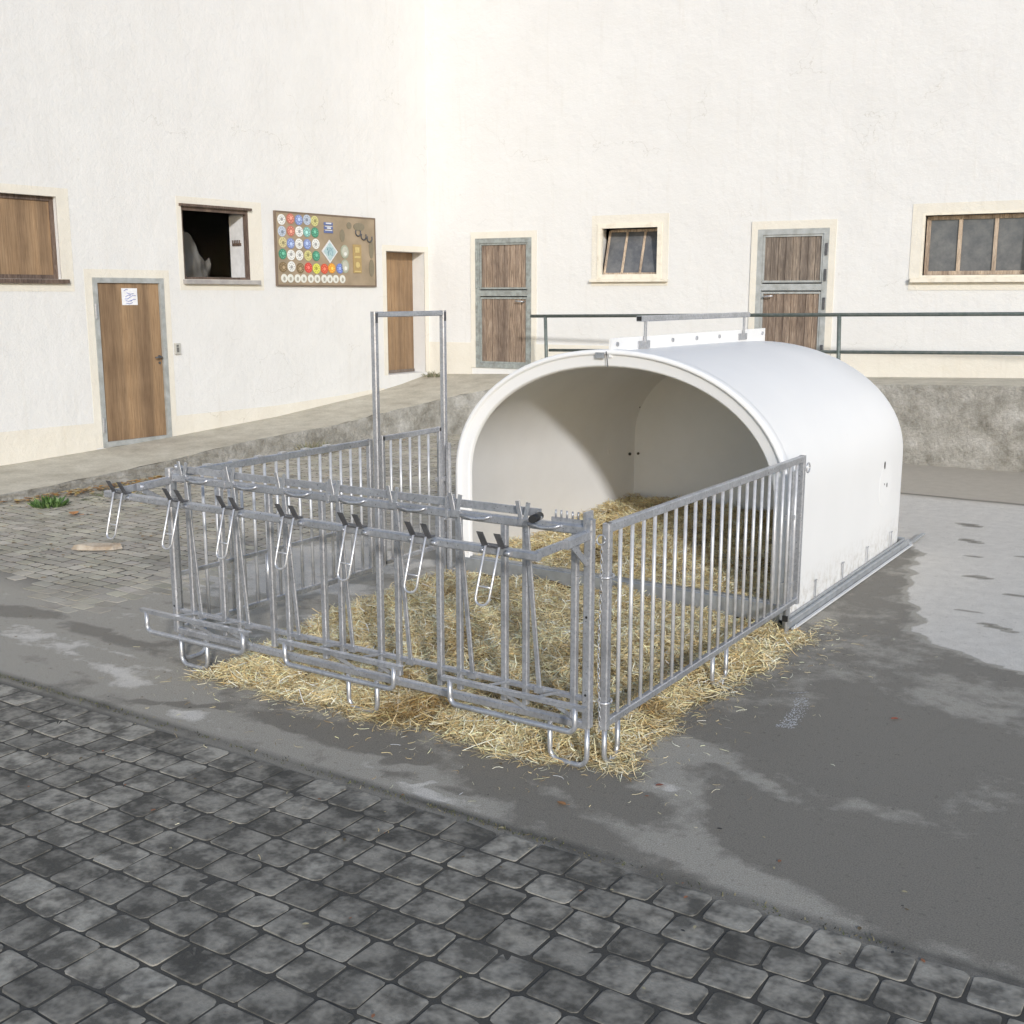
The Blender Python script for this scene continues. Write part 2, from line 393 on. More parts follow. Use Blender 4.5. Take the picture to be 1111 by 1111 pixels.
def stones(name, x0, x1, y0, y1, row, wmin, wmax, h, gap, shift, mat, tint, keep=lambda x, y: True, slope=0, chip=.0022):
    V = []; F = []; T = []
    y = y1; k = 0; off = 0
    while y > y0:
        rh = row*random.uniform(.95, 1.05); x = x0 + off - 1
        while x < x1:
            wd = random.uniform(wmin, wmax); cx, cy = x + wd/2, y - rh/2
            if x > x0 and keep(cx, cy + slope*cx):
                a = wd/2 - gap; b = rh/2 - gap; jit = lambda s: random.uniform(-s, s)
                cor = [(-a,-b),(a,-b),(a,b),(-a,b)]
                r = min(a, b)*random.uniform(.14, .30); o = len(V); ring = []
                for i, (px, py) in enumerate(cor):
                    px += jit(gap*.7); py += jit(gap*.7)
                    sx = -1 if px > 0 else 1; sy = -1 if py > 0 else 1
                    if i % 2 == 0: ring += [(px, py+sy*r), (px+sx*r*.35, py+sy*r*.35), (px+sx*r, py)]
                    else: ring += [(px+sx*r, py), (px+sx*r*.35, py+sy*r*.35), (px, py+sy*r)]
                tz = (jit(.02), jit(.02)); dz = jit(h*.2)
                for sc_, z in ((1.0, -.004), (.985, h*.75), (.955, h), (.5, h*1.06)):
                    for px, py in ring:
                        ch_ = chip*(sc_ > .9); V.append((cx+px*sc_+jit(ch_), cy+py*sc_+slope*cx+jit(ch_), z+jit(ch_*.25)*(z > 0) + (dz+px*tz[0]+py*tz[1])*(z > 0)))
                n = 12
                for L in range(3):
                    for i in range(n):
                        F.append((o+L*n+i, o+L*n+(i+1) % n, o+(L+1)*n+(i+1) % n, o+(L+1)*n+i))
                F.append(tuple(o+3*n+i for i in range(n)))
                t = tint(); T += [t]*(4*n)
            x += wd
        off = (off + shift*random.uniform(.8, 1.2)) % .9
        y -= rh; k += 1
    mb = MB(); mb.v = V; mb.f = F; mb.sm = [False]*len(F); mb.tint = T
    return tag(mb.build(name, mat, fixn=False), kind='structure')
def t1():
    v = random.choice([.7, .85, .95, 1.05, 1.18, 1.0])*random.uniform(.93, 1.07); return (v, v*.995, v*.97)
stones('paving', -8.5, 5.0, -4.6, -.70, 0.170, .155, .195, .0028, .0050, -.072, M['stone'], t1, slope=.012)
def t2():
    v = random.choice([.85, .95, 1.0, 1.08, 1.15])*random.uniform(.95, 1.05); return (v, v*random.uniform(.96, 1.0), v*random.uniform(.90, .98))
stones('cobbled_yard', -8.7, -3.6, .3, 9.6, .112, .13, .18, .0030, .0075, .07, M['cobble'], t2,
       keep=lambda x, y: x < -4.15 + .22*math.sin(y*1.7) + .1*math.sin(y*5.1) + random.uniform(-.12,.12) and y > .62 + .2*math.sin(x*2) - .10*(x+6) + random.uniform(-.1,.1))

# ------------------------------------------------------------------ raised walkway along both buildings
Ed = [(-8.2,-9,-.02),(-8.2,-2,0.0),(-8.2,1.0,.05),(-8.2,3.05,.09),(-8.25,4.5,.146),(-8.35,6.0,.235),(-8.25,7.6,.30),(-8.2,8.4,.38),(-8.0,9.1,.47),(-7.7,9.7,.58),(-7.2,10.1,.69),(-6.5,10.25,.755),(-4,10.25,.865),(-1.15,10.25,.975),(4,10.3,1.10),(9,10.4,1.2)]
Wl = [(-10.2,-9,.0),(-9.95,-2,.03),(-9.75,1.0,.09),(-9.62,3.6,.145),(-9.55,4.9,.195),(-9.5,6.0,.25),(-9.43,7.6,.343),(-9.38,8.5,.43),(-9.33,9.5,.525),(-9.30,10.3,.64),(-9.26,11.0,.77),(-6.5,11.18,.85),(-4,11.33,.915),(-1.15,11.52,.99),(4,11.85,1.12),(9,12.2,1.22)]
mb = MB(); K = 8; V = []
def dens(L, k):
    out = []
    for i in range(len(L)-1):
        for j in range(k): out.append(tuple(L[i][c]+(L[i+1][c]-L[i][c])*j/k for c in range(3)))
    return out + [L[-1]]
E2 = dens(Ed, 5); W2 = dens(Wl, 5); n = len(E2)
for i in range(n):
    e = Vector(E2[i]); a = Vector(W2[i]); a = a + (a-e).normalized()*.12
    e.z = max(e.z, .012)
    dz = .012*math.sin(i*1.7)+.008*math.sin(i*4.1)
    V += [(e.x, e.y, -.2), (e.x, e.y, e.z-.03+dz), (e.x-.012*(1 if i < 52 else 0), e.y+.02, e.z+dz*.5)] + [tuple(e.lerp(a, t)) for t in (.06, .35, .7, 1)]
q = 7
F = [(i*q+j, i*q+j+1, (i+1)*q+j+1, (i+1)*q+j) for i in range(n-1) for j in range(q-1)]
mb = MB(); mb.add([v for v in V], [f for f in F if f[0] % q >= 2]); wk = tag(mb.build('walkway', M['platform_top']), kind='structure')
mb = MB()
# front face as a finely divided, uneven rendered surface
for i in range(n-1): pass
fine = dens(E2, 4)
vv = []; rows = 9
for i, (x, y, z) in enumerate(fine):
    z = max(z, .012)+.003
    for j in range(rows):
        t = j/(rows-1); bulge = .05*(1-t) + (.014*math.sin(i*.9+j*2.1)+.010*math.sin(i*2.3-j*1.3)+random.uniform(-.006,.006))*(1 if j < rows-1 else .3)
        nxy = (1, 0) if y < 9.5 and x < -7.9 else ((.6,-.8) if x < -6.6 else (0,-1))
        vv.append((x+nxy[0]*(bulge+.004), y+nxy[1]*(bulge+.004), -.05+(z+.05)*t))
mb.add(vv, [(i*rows+j, (i+1)*rows+j, (i+1)*rows+j+1, i*rows+j+1) for i in range(len(fine)-1) for j in range(rows-1)], True)
tag(mb.build('walkway_face', M['platform_face']), kind='structure')

# ------------------------------------------------------------------ buildings
def facade(root, name, u0, u1, z0, z1, holes, mat, reveal=.3):
    """wall sheet at d=0 (u,d,z) with rectangular openings and their reveals; holes (u0,u1,z0,z1,depth)"""
    us = sorted({u0, u1, *[h[0] for h in holes], *[h[1] for h in holes], *np.arange(math.ceil(u0), u1, 1.0).tolist()})
    zs = sorted({z0, z1, *[h[2] for h in holes], *[h[3] for h in holes]})
    mb = MB()
    for i in range(len(us)-1):
        for j in range(len(zs)-1):
            cu, cz = (us[i]+us[i+1])/2, (zs[j]+zs[j+1])/2
            if any(h[0] < cu < h[1] and h[2] < cz < h[3] for h in holes): continue
            mb.add([(us[i],0,zs[j]),(us[i+1],0,zs[j]),(us[i+1],0,zs[j+1]),(us[i],0,zs[j+1])], [(0,1,2,3)])
    for a, b_, c_, d_, dp in holes:
        mb.add([(a,0,c_),(a,dp,c_),(a,dp,d_),(a,0,d_)], [(0,1,2,3)])
        mb.add([(b_,0,c_),(b_,dp,c_),(b_,dp,d_),(b_,0,d_)], [(3,2,1,0)])
        mb.add([(a,0,d_),(a,dp,d_),(b_,dp,d_),(b_,0,d_)], [(0,1,2,3)])
        mb.add([(a,0,c_),(a,dp,c_),(b_,dp,c_),(b_,0,c_)], [(3,2,1,0)])
    return mb.build(name, mat, root, fixn=False)
def shell(root, u0, u1, z0, z1, dep, holes, mat):
    mb = MB()
    mb.add([(u0,.002,z0),(u0,dep,z0),(u0,dep,z1),(u0,.002,z1),(u1,.002,z0),(u1,dep,z0),(u1,dep,z1),(u1,.002,z1)], [(0,1,2,3),(7,6,5,4),(1,5,6,2)])
    mb.build('outer_wall', mat, root, fixn=False)
    r_ = MB().box((u0-.2,-.02,z1), (u1+.2,dep+.3,z1+.15)).build('unseen_roof', M['unseen_roof'], root)  # unseen slab added on top to keep the interior dark behind the windows

def hbars(mb, u0, u1, z0, z1, wd, d0, d1):
    """rectangular frame, verticals butt between horizontals"""
    mb.box((u0,d0,z1-wd),(u1,d1,z1)); mb.box((u0,d0,z0),(u1,d1,z0+wd))
    mb.box((u0,d0,z0+wd),(u0+wd,d1,z1-wd)); mb.box((u1-wd,d0,z0+wd),(u1,d1,z1-wd))
    return mb
def trim(root, u0, u1, z0, z1, wl, wt, wb=None, d=-.004, wr=None, bottom=True):
    wr = wl if wr is None else wr; wb = wt if wb is None else wb
    mb = MB(); mb.box((u0-wl,d,z1),(u1+wr,.01,z1+wt))
    lo = z0
    if bottom: mb.box((u0-wl,d,z0-wb),(u1+wr,.01,z0))
    mb.box((u0-wl,d,lo),(u0,.01,z1)); mb.box((u1,d,lo),(u1+wr,.01,z1))
    return mb.build('painted_surround', M['cream'], root)

# --- left building
LA = Vector((-9.6, 4.06, 0)); LB = Vector((-9.26, 11.0, 0)); dl = LB-LA
left = empty('barn', LA, math.atan2(dl.y, dl.x))
tag(left, 'long white plastered barn on the left with a brown door and a board of plaques', 'barn')
holesL = [(-.81,.291,2.234,3.17,.16),(.688,1.71,.205,2.26,.10),(2.055,3.163,2.255,3.175,.34),(5.93,6.85,.80,2.73,.27)]
facade(left, 'front_wall', -12, 6.99, -.3, 8.6, holesL, M['plaster'])
shell(left, -12, 6.99, -.3, 8.6, 7, holesL, M['plaster'])
mb = MB()   # plinth band following the slope
us = np.arange(-12, 6.99, .25).tolist() + [6.99]
uz = lambda u: float(np.interp(u, [-12,-6,-3,-.02,.73,1.7,3.54,5.46,6.3,6.99], [0,.03,.09,.156,.184,.236,.343,.525,.64,.77]))
bt = lambda u: float(np.interp(u, [-12,-.02,1.7,3.54,5.0,5.6], [.52,.52,.50,.50,.56,.60]))
def band(mb, a, b_):
    pts = [u for u in us if a < u < b_]; pts = [a]+pts+[b_]
    for i in range(len(pts)-1):
        p, q_ = pts[i], pts[i+1]
        mb.add([(p,-.006,-.25),(q_,-.006,-.25),(q_,-.006,bt(q_)),(p,-.006,bt(p)),(p,.005,bt(p)),(q_,.005,bt(q_))], [(0,1,2,3),(3,2,5,4)])
band(mb, -12, .60); mb.build('plinth_band', M['cream'], left)
mb = MB(); band(mb, 1.80, 5.84); mb.build('plinth_band', M['cream'], left)
# window at the far left
def plank_window(root, u0, u1, z0, z1, d, mw):
    w_ = hbars(MB(), u0, u1, z0, z1, .055, d-.03, d+.03)
    w_.box(((u0+u1)/2-.03,d-.035,z0+.055),((u0+u1)/2+.03,d+.03,z1-.055)).build('window_frame', mw, root)
    return w_
wn = hbars(MB(), -.81, .291, 2.234, 3.17, .05, .06, .12).build('window', M['wood_dark'], left)
MB().box((-.76,.08,2.284),(.241,.09,3.12)).build('shutter', M['wood_door'], wn)
MB().box((-.88,-.05,2.185),(.365,.02,2.232)).build('sill', M['wood_dark'], wn)
trim(left, -.81, .291, 2.234, 3.17, .16, .1, .14)
# brown door
dr = hbars(MB(), .688, 1.71, .205, 2.26, .062, -.02, .06).build('door', M['blue_frame'], left)
MB().box((.752,.012,.268),(1.646,.05,2.197)).build('door_leaf', M['wood_door'], dr)
hb = MB(); hb.tube([(1.60,-.005,1.275),(1.60,-.05,1.275),(1.50,-.055,1.272)], .011, 8).disc((1.60,.008,1.275),(0,-1,0),.022,.012).disc((1.60,.008,1.20),(0,-1,0),.016,.010)
hb.build('handle', M['dark_steel'], dr)
for z in (1.86, .48):
    MB().bar((.705,-.03,z-.09),(.705,-.03,z+.09),.03,.02).build('hinge', M['galv'], dr)
nz = MB().box((1.10,.006,1.93),(1.325,.011,2.135)).build('notice', flat('paper_white', (.82,.82,.84)), dr)
ink = MB()
for k, (a, b_, c_, d_) in enumerate([(1.13,2.10,1.19,2.115),(1.17,2.08,1.27,2.07),(1.15,2.03,1.23,2.05),(1.14,2.005,1.22,2.03),(1.20,2.02,1.30,2.045),(1.15,1.985,1.24,1.99),(1.22,1.975,1.30,2.0),(1.16,1.955,1.25,1.96)]):
    ink.tube([(a,.005,b_),((a+c_)/2,.005,(b_+d_)/2+.012*(-1)**k),(c_,.005,d_)], .004, 5)
ink.build('blue_lettering', flat('ink_blue', (.22,.25,.55)), nz)
trim(left, .688, 1.71, .205, 2.26, .10, .10, bottom=False)
# light switch
sw = MB().box((1.83,-.035,1.30),(1.91,.0,1.44)).build('switch_box', flat('switch_grey', (.5,.49,.45)), None)
sw2 = MB().box((1.845,-.042,1.325),(1.88,-.035,1.385)).box((1.845,-.042,1.395),(1.875,-.035,1.42)); 
sw.parent = None; sw.matrix_world = left.matrix_world
sw.location = LA; sw.rotation_euler = left.rotation_euler
sb = sw2.build('switch_button', flat('switch_dark', (.16,.16,.15)), sw)
tag(sw, 'small grey electric switch box on the white wall right of the brown door', 'switch')
# open window
wn = MB()
wn.box((2.055,.0,3.125),(3.163,.06,3.175)).box((2.055,.0,2.255),(3.163,.06,2.285)).box((2.055,.0,2.285),(2.075,.06,3.125)).box((3.128,.0,2.285),(3.163,.06,3.125))
wn = wn.build('window', M['wood_dark'], left)
MB().box((2.03,-.06,2.195),(3.30,.0,2.25)).build('sill', simple('sill_stone', (.42,.40,.38), (.3,.28,.27)), wn)
MB().box((2.02,-.05,3.176),(3.20,.0,3.205)).build('drip_board', M['wood_dark'], wn)
MB().box((3.118,.065,2.29),(3.126,.335,3.12)).build('whitewashed_reveal', M['white_panel'], wn)
hk = MB().box((3.10,.10,2.715),(3.117,.27,2.75))
for k in range(5): hk.box((3.09,.105+.035*k,2.74),(3.10,.118+.035*k,2.79))
hk.build('hook_strip', M['wood_dark'], wn)
trim(left, 2.055, 3.163, 2.255, 3.175, .075, .12, .14, wr=.24)
# crumpled film behind it
mb = MB(); nu, nv = 44, 26; vv = []
for j in range(nv+1):
    for i in range(nu+1):
        s_, t = i/nu, j/nv
        u = 1.85+1.35*s_; z = 2.05+.86*t*(.55+.45*math.cos(5.2*(s_-.62))**2)
        d_ = .60+.25*s_+.030*math.sin(16*s_+7*t+2*math.sin(5*t))+.016*math.sin(31*s_-11*t+1)+.008*math.sin(60*s_+9*t)
        vv.append((u, d_, z))
mb.add(vv, [(j*(nu+1)+i, j*(nu+1)+i+1, (j+1)*(nu+1)+i+1, (j+1)*(nu+1)+i) for j in range(nv) for i in range(nu)], True)
fm = mb.build('plastic_sheet', M['film']); fm.location = LA; fm.rotation_euler = left.rotation_euler
tag(fm, 'crumpled clear plastic sheet hanging inside the dark open barn window', 'plastic sheet')
# recessed door near the corner
d2 = MB()
for k in range(8):
    a = 5.935+k*.114; d2.box((a,.25+.003*(k % 2),.815),(a+.112,.268,2.725))
d2 = d2.build('plank_door', M['wood_door'], left)
MB().box((5.94,.235,.805),(6.84,.26,.85)).build('threshold', M['wood_old2'], d2)
trim(left, 5.93, 6.85, .80, 2.73, .09, .09, wr=.13, bottom=False)
# plaque board
bd = MB().box((3.64,-.03,2.196),(5.645,-.004,3.188)).build('plaque_board', M['board']); bd.location = LA; bd.rotation_euler = left.rotation_euler
tag(bd, 'tan board covered with round breeders plaques and badges on the barn wall', 'plaque board')
hbars(MB(), 3.62, 5.665, 2.176, 3.208, .022, -.036, -.002).build('edging', M['board_edge'], bd)
WH=(.78,.78,.75); RD=(.50,.17,.12); BL=(.22,.28,.52); YE=(.62,.58,.25); TG=(.20,.40,.36); GR=(.06,.25,.16); BR=(.20,.14,.07); PB=(.50,.56,.66)
rowsP = [
 ([(3.74,3.09),(3.91,3.11),(4.07,3.10),(4.23,3.11),(4.38,3.10)], [WH,RD,BL,PB,YE]),
 ([(3.74,2.93),(3.91,2.94),(4.07,2.94),(4.22,2.94),(4.38,2.94)], [PB,RD,WH,TG,GR]),
 ([(3.75,2.78),(3.90,2.77),(4.06,2.77),(4.22,2.77),(4.39,2.78)], [(.62,.55,.30),BL,WH,BL,WH]),
 ([(3.74,2.62),(3.90,2.61),(4.06,2.61),(4.23,2.61),(4.39,2.61)], [GR,WH,WH,YE,GR]),
 ([(3.74,2.44),(3.90,2.45),(4.07,2.43),(4.23,2.44),(4.39,2.43),(4.55,2.43),(4.70,2.44),(4.87,2.44)], [BR,WH,BR,(.60,.07,.05),(.72,.70,.12),(.60,.09,.04),(.75,.30,.03),(.16,.22,.55)]),
]
rp = random.Random(5)
for pts, cols in rowsP:
    for (u, z), c in zip(pts, cols):
        u += .0; nm = 'plaque_%02x%02x%02x' % tuple(int(v*255) for v in c)
        p = MB().disc((u,-.031,z),(0,-1,0),.073,.008,20).build('plaque', flat(nm, c, .35), bd)
        mk = MB(); kc = tuple(min(.85, v*1.9+.08) if sum(c) < 1.2 else v*.45 for v in c)
        mk.disc((u+rp.uniform(-.008,.008),-.0395,z+rp.uniform(-.01,.01)),(0,-1,0),.026,.003,7)
        for k in range(9):
            a = 2*math.pi*k/9; mk.box((u+.048*math.cos(a)-.006,-.0425,z+.048*math.sin(a)-.006),(u+.048*math.cos(a)+.006,-.0395,z+.048*math.sin(a)+.006))
        mk.build('emblem', flat('em_'+nm, kc), p)
for u in (3.755,3.875,4.01,4.13,4.27,4.40,4.54,4.655,4.78,4.92):
    p = MB().disc((u,-.031,2.285),(0,-1,0),.060,.006,18).build('plaque', flat('plaque_ivory', (.72,.72,.66)), bd)
    MB().disc((u,-.0375,2.28),(0,-1,0),.030,.003,10,rx=.022).build('emblem', flat('em_ivory', (.38,.36,.30)), p)
# blue square badge, diamond badge, ovals, gold plate, horseshoes
p = MB()
for z in (2.955, 3.01, 3.065): p.box((4.565,-.04,z-.012),(4.745,-.031,z+.030))
p = p.build('square_badge', flat('badge_blue', (.12,.16,.34)), bd)
q_ = MB()
for z in (2.985, 3.04): q_.box((4.585,-.043,z-.008),(4.725,-.0305,z+.003))
q_.box((4.60,-.043,3.072),(4.71,-.0405,3.090)).box((4.62,-.043,3.005),(4.70,-.0405,3.025)).build('white_stripe', flat('stripe_white', (.7,.72,.75)), p)
def diamond(mb, cu, cz, r, d0, d1):
    vs_ = [(cu,d,cz+r) if k == 0 else (cu+r*.98,d,cz) if k == 1 else (cu,d,cz-r) if k == 2 else (cu-r*.98,d,cz) for d in (d0, d1) for k in range(4)]
    return mb.add(vs_, [(0,1,2,3),(7,6,5,4),(0,4,5,1),(1,5,6,2),(2,6,7,3),(3,7,4,0)])
p = diamond(MB(), 4.665, 2.68, .168, -.042, -.031).build('diamond_badge', flat('badge_white', (.70,.70,.70)), bd)
p2 = diamond(MB(), 4.665, 2.68, .135, -.046, -.042).build('inner_field', flat('badge_teal', (.42,.56,.58)), p)
mk = MB()
mk.tube([(4.60,-.048,2.70),(4.62,-.048,2.74),(4.63,-.048,2.62),(4.66,-.048,2.74),(4.69,-.048,2.70),(4.67,-.048,2.64),(4.71,-.048,2.62),(4.72,-.048,2.70)], .005, 5)
mk.tube([(4.61,-.048,2.66),(4.72,-.048,2.73)], .004, 5).build('emblem', flat('badge_ink', (.25,.40,.45)), p)
for z in (2.685, 2.475):
    p = MB().disc((4.98,-.031,z),(0,-1,0),.10,.008,24,rx=.085).build('oval_plaque', flat('oval_green', (.36,.39,.30)), bd)
    MB().disc((4.98,-.0395,z),(0,-1,0),.078,.003,20,rx=.062).build('inner_field', flat('oval_cream', (.50,.50,.42)), p)
    MB().disc((4.985,-.043,z-.03),(0,-1,0),.028,.003,12).build('emblem', flat('oval_white', (.75,.76,.72)), p)
p = MB().box((5.16,-.040,2.38),(5.335,-.031,2.80)).build('gold_plate', flat('gold_tan', (.40,.285,.12)), bd)
mk = MB().box((5.20,-.044,2.68),(5.29,-.040,2.76)).box((5.18,-.044,2.60),(5.31,-.040,2.63)).box((5.18,-.044,2.395),(5.31,-.040,2.41)).disc((5.248,-.040,2.50),(0,-1,0),.045,.004)
mk.build('emblem', flat('gold_light', (.58,.46,.20)), p)
sh = MB()
for cx, cz in ((5.27,2.98),(5.39,2.93),(5.52,2.90)):
    sh.tube(arc((cx,-.045,cz), .055, R(150), R(390), (1,0,0), (0,0,1), 9), .010, 6)
sh.build('horseshoe', M['dark_steel'], bd)
for u, z, a, b_ in ((5.09,3.07,.05,.05),(5.30,3.06,.12,.06),(4.94,2.92,.05,.09),(5.56,2.74,.05,.14),(5.56,2.46,.055,.13)):
    MB().disc((u,-.031,z),(0,-1,0),b_,.006,18,rx=a).build('faded_plaque', flat('faded_olive', (.22,.19,.13)), bd)

# --- back building
BA = Vector((-9.26, 11.0, 0)); BB = Vector((-1.45, 11.5, 0)); db = BB-BA
back = empty('stable', BA, math.atan2(db.y, db.x))
tag(back, 'white stable building across the back with two split plank doors and cream framed windows', 'stable')
holesB = [(.91,1.93,.90,2.93,.12),(3.054,4.086,2.286,3.095,.30),(5.517,6.51,.95,2.945,.12),(7.70,9.05,2.275,3.095,.20)]
facade(back, 'front_wall', .0, 17, -.3, 8.6, holesB, M['plaster'])
shell(back, .0, 17, -.3, 8.6, 7, holesB, M['plaster'])
for a, b_ in ((.0,.83),(2.01,5.43),(6.61,17)):
    MB().box((a,-.018,-.25),(b_,.005,1.295)).build('plinth_band', M['cream'], back)
def split_door(u0, u1, z0, z1, zm, lever_right, woodu, woodl, fm_):
    fr = hbars(MB(), u0, u1, z0, z1, .075, -.02, .06); fr.box((u0+.075,-.016,zm-.045),(u1-.075,.05,zm+.045))
    fr = fr.build('stable_door', fm_, back)
    def leaf(nm, a, b_, c_, d_, mt):
        nb = 8; m_ = MB(); wd = (b_-a)/nb
        for k in range(nb):
            m_.box((a+k*wd+.003, .012+random.uniform(-.004,.006), c_+random.uniform(0,.01)), (a+(k+1)*wd-.003, .045, d_-random.uniform(0,.012)))
        m_.build(nm, mt, fr)
    leaf('upper_leaf', u0+.085, u1-.085, zm+.07, z1-.085, woodu)
    leaf('lower_leaf', u0+.085, u1-.085, z0+.085, zm-.07, woodl)
    inner = MB()
    for (c_, d_) in ((zm+.062, z1-.077), (z0+.077, zm-.062)):
        hbars(inner, u0+.077, u1-.077, c_, d_, .028, -.006, .011)
    inner.build('leaf_frame', fm_, fr)
    s_ = u1-.13 if lever_right else u0+.13
    MB().tube([(s_,-.02,zm-.13),(s_,-.07,zm-.13),(s_+(-.13 if lever_right else .13),-.07,zm-.12)], .012, 8).build('handle', M['galv'], fr)
    e = u0+.03 if lever_right else u1-.03
    for z in (z0+.35, zm-.22, zm+.16, z1-.28):
        MB().bar((e,-.032,z-.08),(e,-.032,z+.08),.03,.024).build('hinge', M['dark_steel'] if not lever_right else M['grey_frame'], fr)
split_door(.91, 1.93, .90, 2.93, 2.08, True, M['wood_old'], M['wood_old'], M['grey_frame'])
split_door(5.517, 6.51, .95, 2.945, 2.16, False, M['wood_old2'], M['wood_old'], M['blue_frame'])
trim(back, .91, 1.93, .90, 2.93, .085, .10, bottom=False, d=-.021); trim(back, 5.517, 6.51, .95, 2.945, .09, .11, bottom=False, d=-.021)
# window with tipped-in sash
wn = hbars(MB(), 3.054, 4.086, 2.286, 3.095, .07, -.025, .03).build('window', M['cream2'], back)
MB().box((2.95,-.075,2.245),(4.20,-.02,2.284)).build('sill', M['cream2'], wn)
sa = MB(); th = .32; u0, u1, zb, zt = 3.130, 4.010, 2.36, 3.0
def tip(u, z): return (u, .05+(z-zb)*th, z)
for u in (3.145, 3.43, 3.72, 3.995): sa.bar(tip(u, zb), tip(u, zt), .035, .03, (0,1,0))
sa.bar(tip(3.16, zb), tip(3.98, zb), .03, .04); sa.bar(tip(3.16, zt), tip(3.98, zt), .03, .04)
sa = sa.build('tipped_sash', M['wood_win'], wn)
MB().add([tip(3.15,zb+.01),tip(3.99,zb+.01),tip(3.99,zt-.01),tip(3.15,zt-.01)],[(0,1,2,3)]).build('glass_pane', M['glass'], wn)
trim(back, 3.054, 4.086, 2.286, 3.095, .10, .12, .10, d=-.008)
# right window
wn = hbars(MB(), 7.70, 9.05, 2.275, 3.095, .03, -.01, .05).build('window', M['cream2'], back)
MB().box((7.60,-.085,2.215),(9.16,-.01,2.272)).build('sill', M['cream2'], wn)
sa = hbars(MB(), 7.735, 9.015, 2.31, 3.06, .05, .12, .17)
for u in (8.13, 8.56): sa.box((u,.115,2.36),(u+.045,.17,3.01))
sa.build('sash', M['wood_win'], wn)
MB().box((7.785,.14,2.36),(8.965,.146,3.01)).build('glass_pane', M['glass'], wn)
trim(back, 7.70, 9.05, 2.275, 3.095, .13, .12, .16, d=-.008)

# --- railing on the walkway edge
rl = empty('railing', (-4, 10.33, .9))
tag(rl, 'green grey pipe railing along the edge of the raised walkway', 'railing')
zr = lambda x: 1.745+(x+6.8)*.0137
zl = lambda x: 1.252+(x+6.55)*.0205
def rp_(mb, nm): 
    o = mb.build(nm, M['rail_green'], None, origin=(-4,10.33,.9)); o.location = (0,0,0); o.parent = rl; return o
rp_(MB().tube([(-6.85,10.33,zr(-6.85)),(9,10.33,zr(9))], .024, 10), 'top_rail')
rp_(MB().tube([(-6.53,10.33,zl(-6.53)),(9,10.33,zl(9))], .022, 10), 'lower_rail')
for x in (-6.56, -2.2, 2.15, 6.5):
    rp_(MB().tube([(x-.04,10.33,zr(x)-.01),(x,10.33,.6)], .026, 10), 'post')

# ------------------------------------------------------------------ calf hutch
CX, HW, ZS, ZT = -1.32, 1.25, .79, 1.69
Y0, Y1 = 2.52, 5.32
def profile(hw, zs, zt, zb, n=40, e=2.06):
    pts = [(-hw, zb)] + [(-hw, zb+(zs-zb)*t) for t in (.33, .66)]
    for i in range(n+1):
        a = math.pi - math.pi*i/n
        c, s_ = math.cos(a), math.sin(a)
        pts.append((hw*math.copysign(abs(c)**(2/e), c), zs+(zt-zs)*abs(s_)**(2/e)))
    return pts + [(hw, zb+(zs-zb)*t) for t in (.66, .33)] + [(hw, zb)]
hut = empty('calf_hutch', (CX, (Y0+Y1)/2, 0))
tag(hut, 'big white arched calf hutch with open front and metal lifting bar on top', 'calf hutch')
def HB(mb, nm, mat, fixn=True, par=None):
    o = mb.build(nm, mat, None, origin=(CX, (Y0+Y1)/2, 0), fixn=fixn); o.location = (0,0,0); o.parent = par or hut; return o
def loft(secs, close_last=False):
    mb = MB(); n = len(secs[0][0]); vs_ = []
    for pr, y in secs: vs_ += [(CX+a, y, b_) for a, b_ in pr]
    fs_ = [(k*n+i, k*n+i+1, (k+1)*n+i+1, (k+1)*n+i) for k in range(len(secs)-1) for i in range(n-1)]
    mb.add(vs_, fs_, True)
    if close_last: mb.add([(CX+a, secs[-1][1], b_) for a, b_ in secs[-1][0]], [tuple(range(n))], False)
    return mb
zb = .06
out = loft([(profile(HW, ZS, ZT, zb), Y0+.06), (profile(HW, ZS, ZT, zb), 3.5), (profile(HW-.004, ZS, ZT-.006, zb), 4.6), (profile(HW-.01, ZS, ZT-.02, zb), Y1-.10), (profile(HW-.02, ZS, ZT-.04, zb), Y1-.04), (profile(HW-.05, ZS-.01, ZT-.075, zb), Y1-.008), (profile(HW-.09, ZS-.02, ZT-.12, zb), Y1)], True)
HB(out, 'shell', M['hutch'])
inn = loft([(profile(HW-.105, ZS, ZT-.105, zb), Y0+.05), (profile(HW-.06, ZS, ZT-.07, zb), Y0+.12), (profile(HW-.06, ZS, ZT-.07, zb), 4.4), (profile(HW-.065, ZS, ZT-.08, zb), Y1-.17), (profile(HW-.085, ZS-.01, ZT-.10, zb), Y1-.12)], True)
HB(inn, 'inner_lining', M['hutch_in'])
rim = loft([(profile(HW+a, ZS, ZT+a, zb), Y0+y) for a, y in ((-.001,.09),(.008,.086),(.012,.078),(.012,.012),(.008,.002),(-.012,.0),(-.020,.004),(-.024,.016),(-.030,.020),(-.088,.020),(-.096,.024),(-.102,.034),(-.106,.05))])
HB(rim, 'front_rim', M['hutch'])
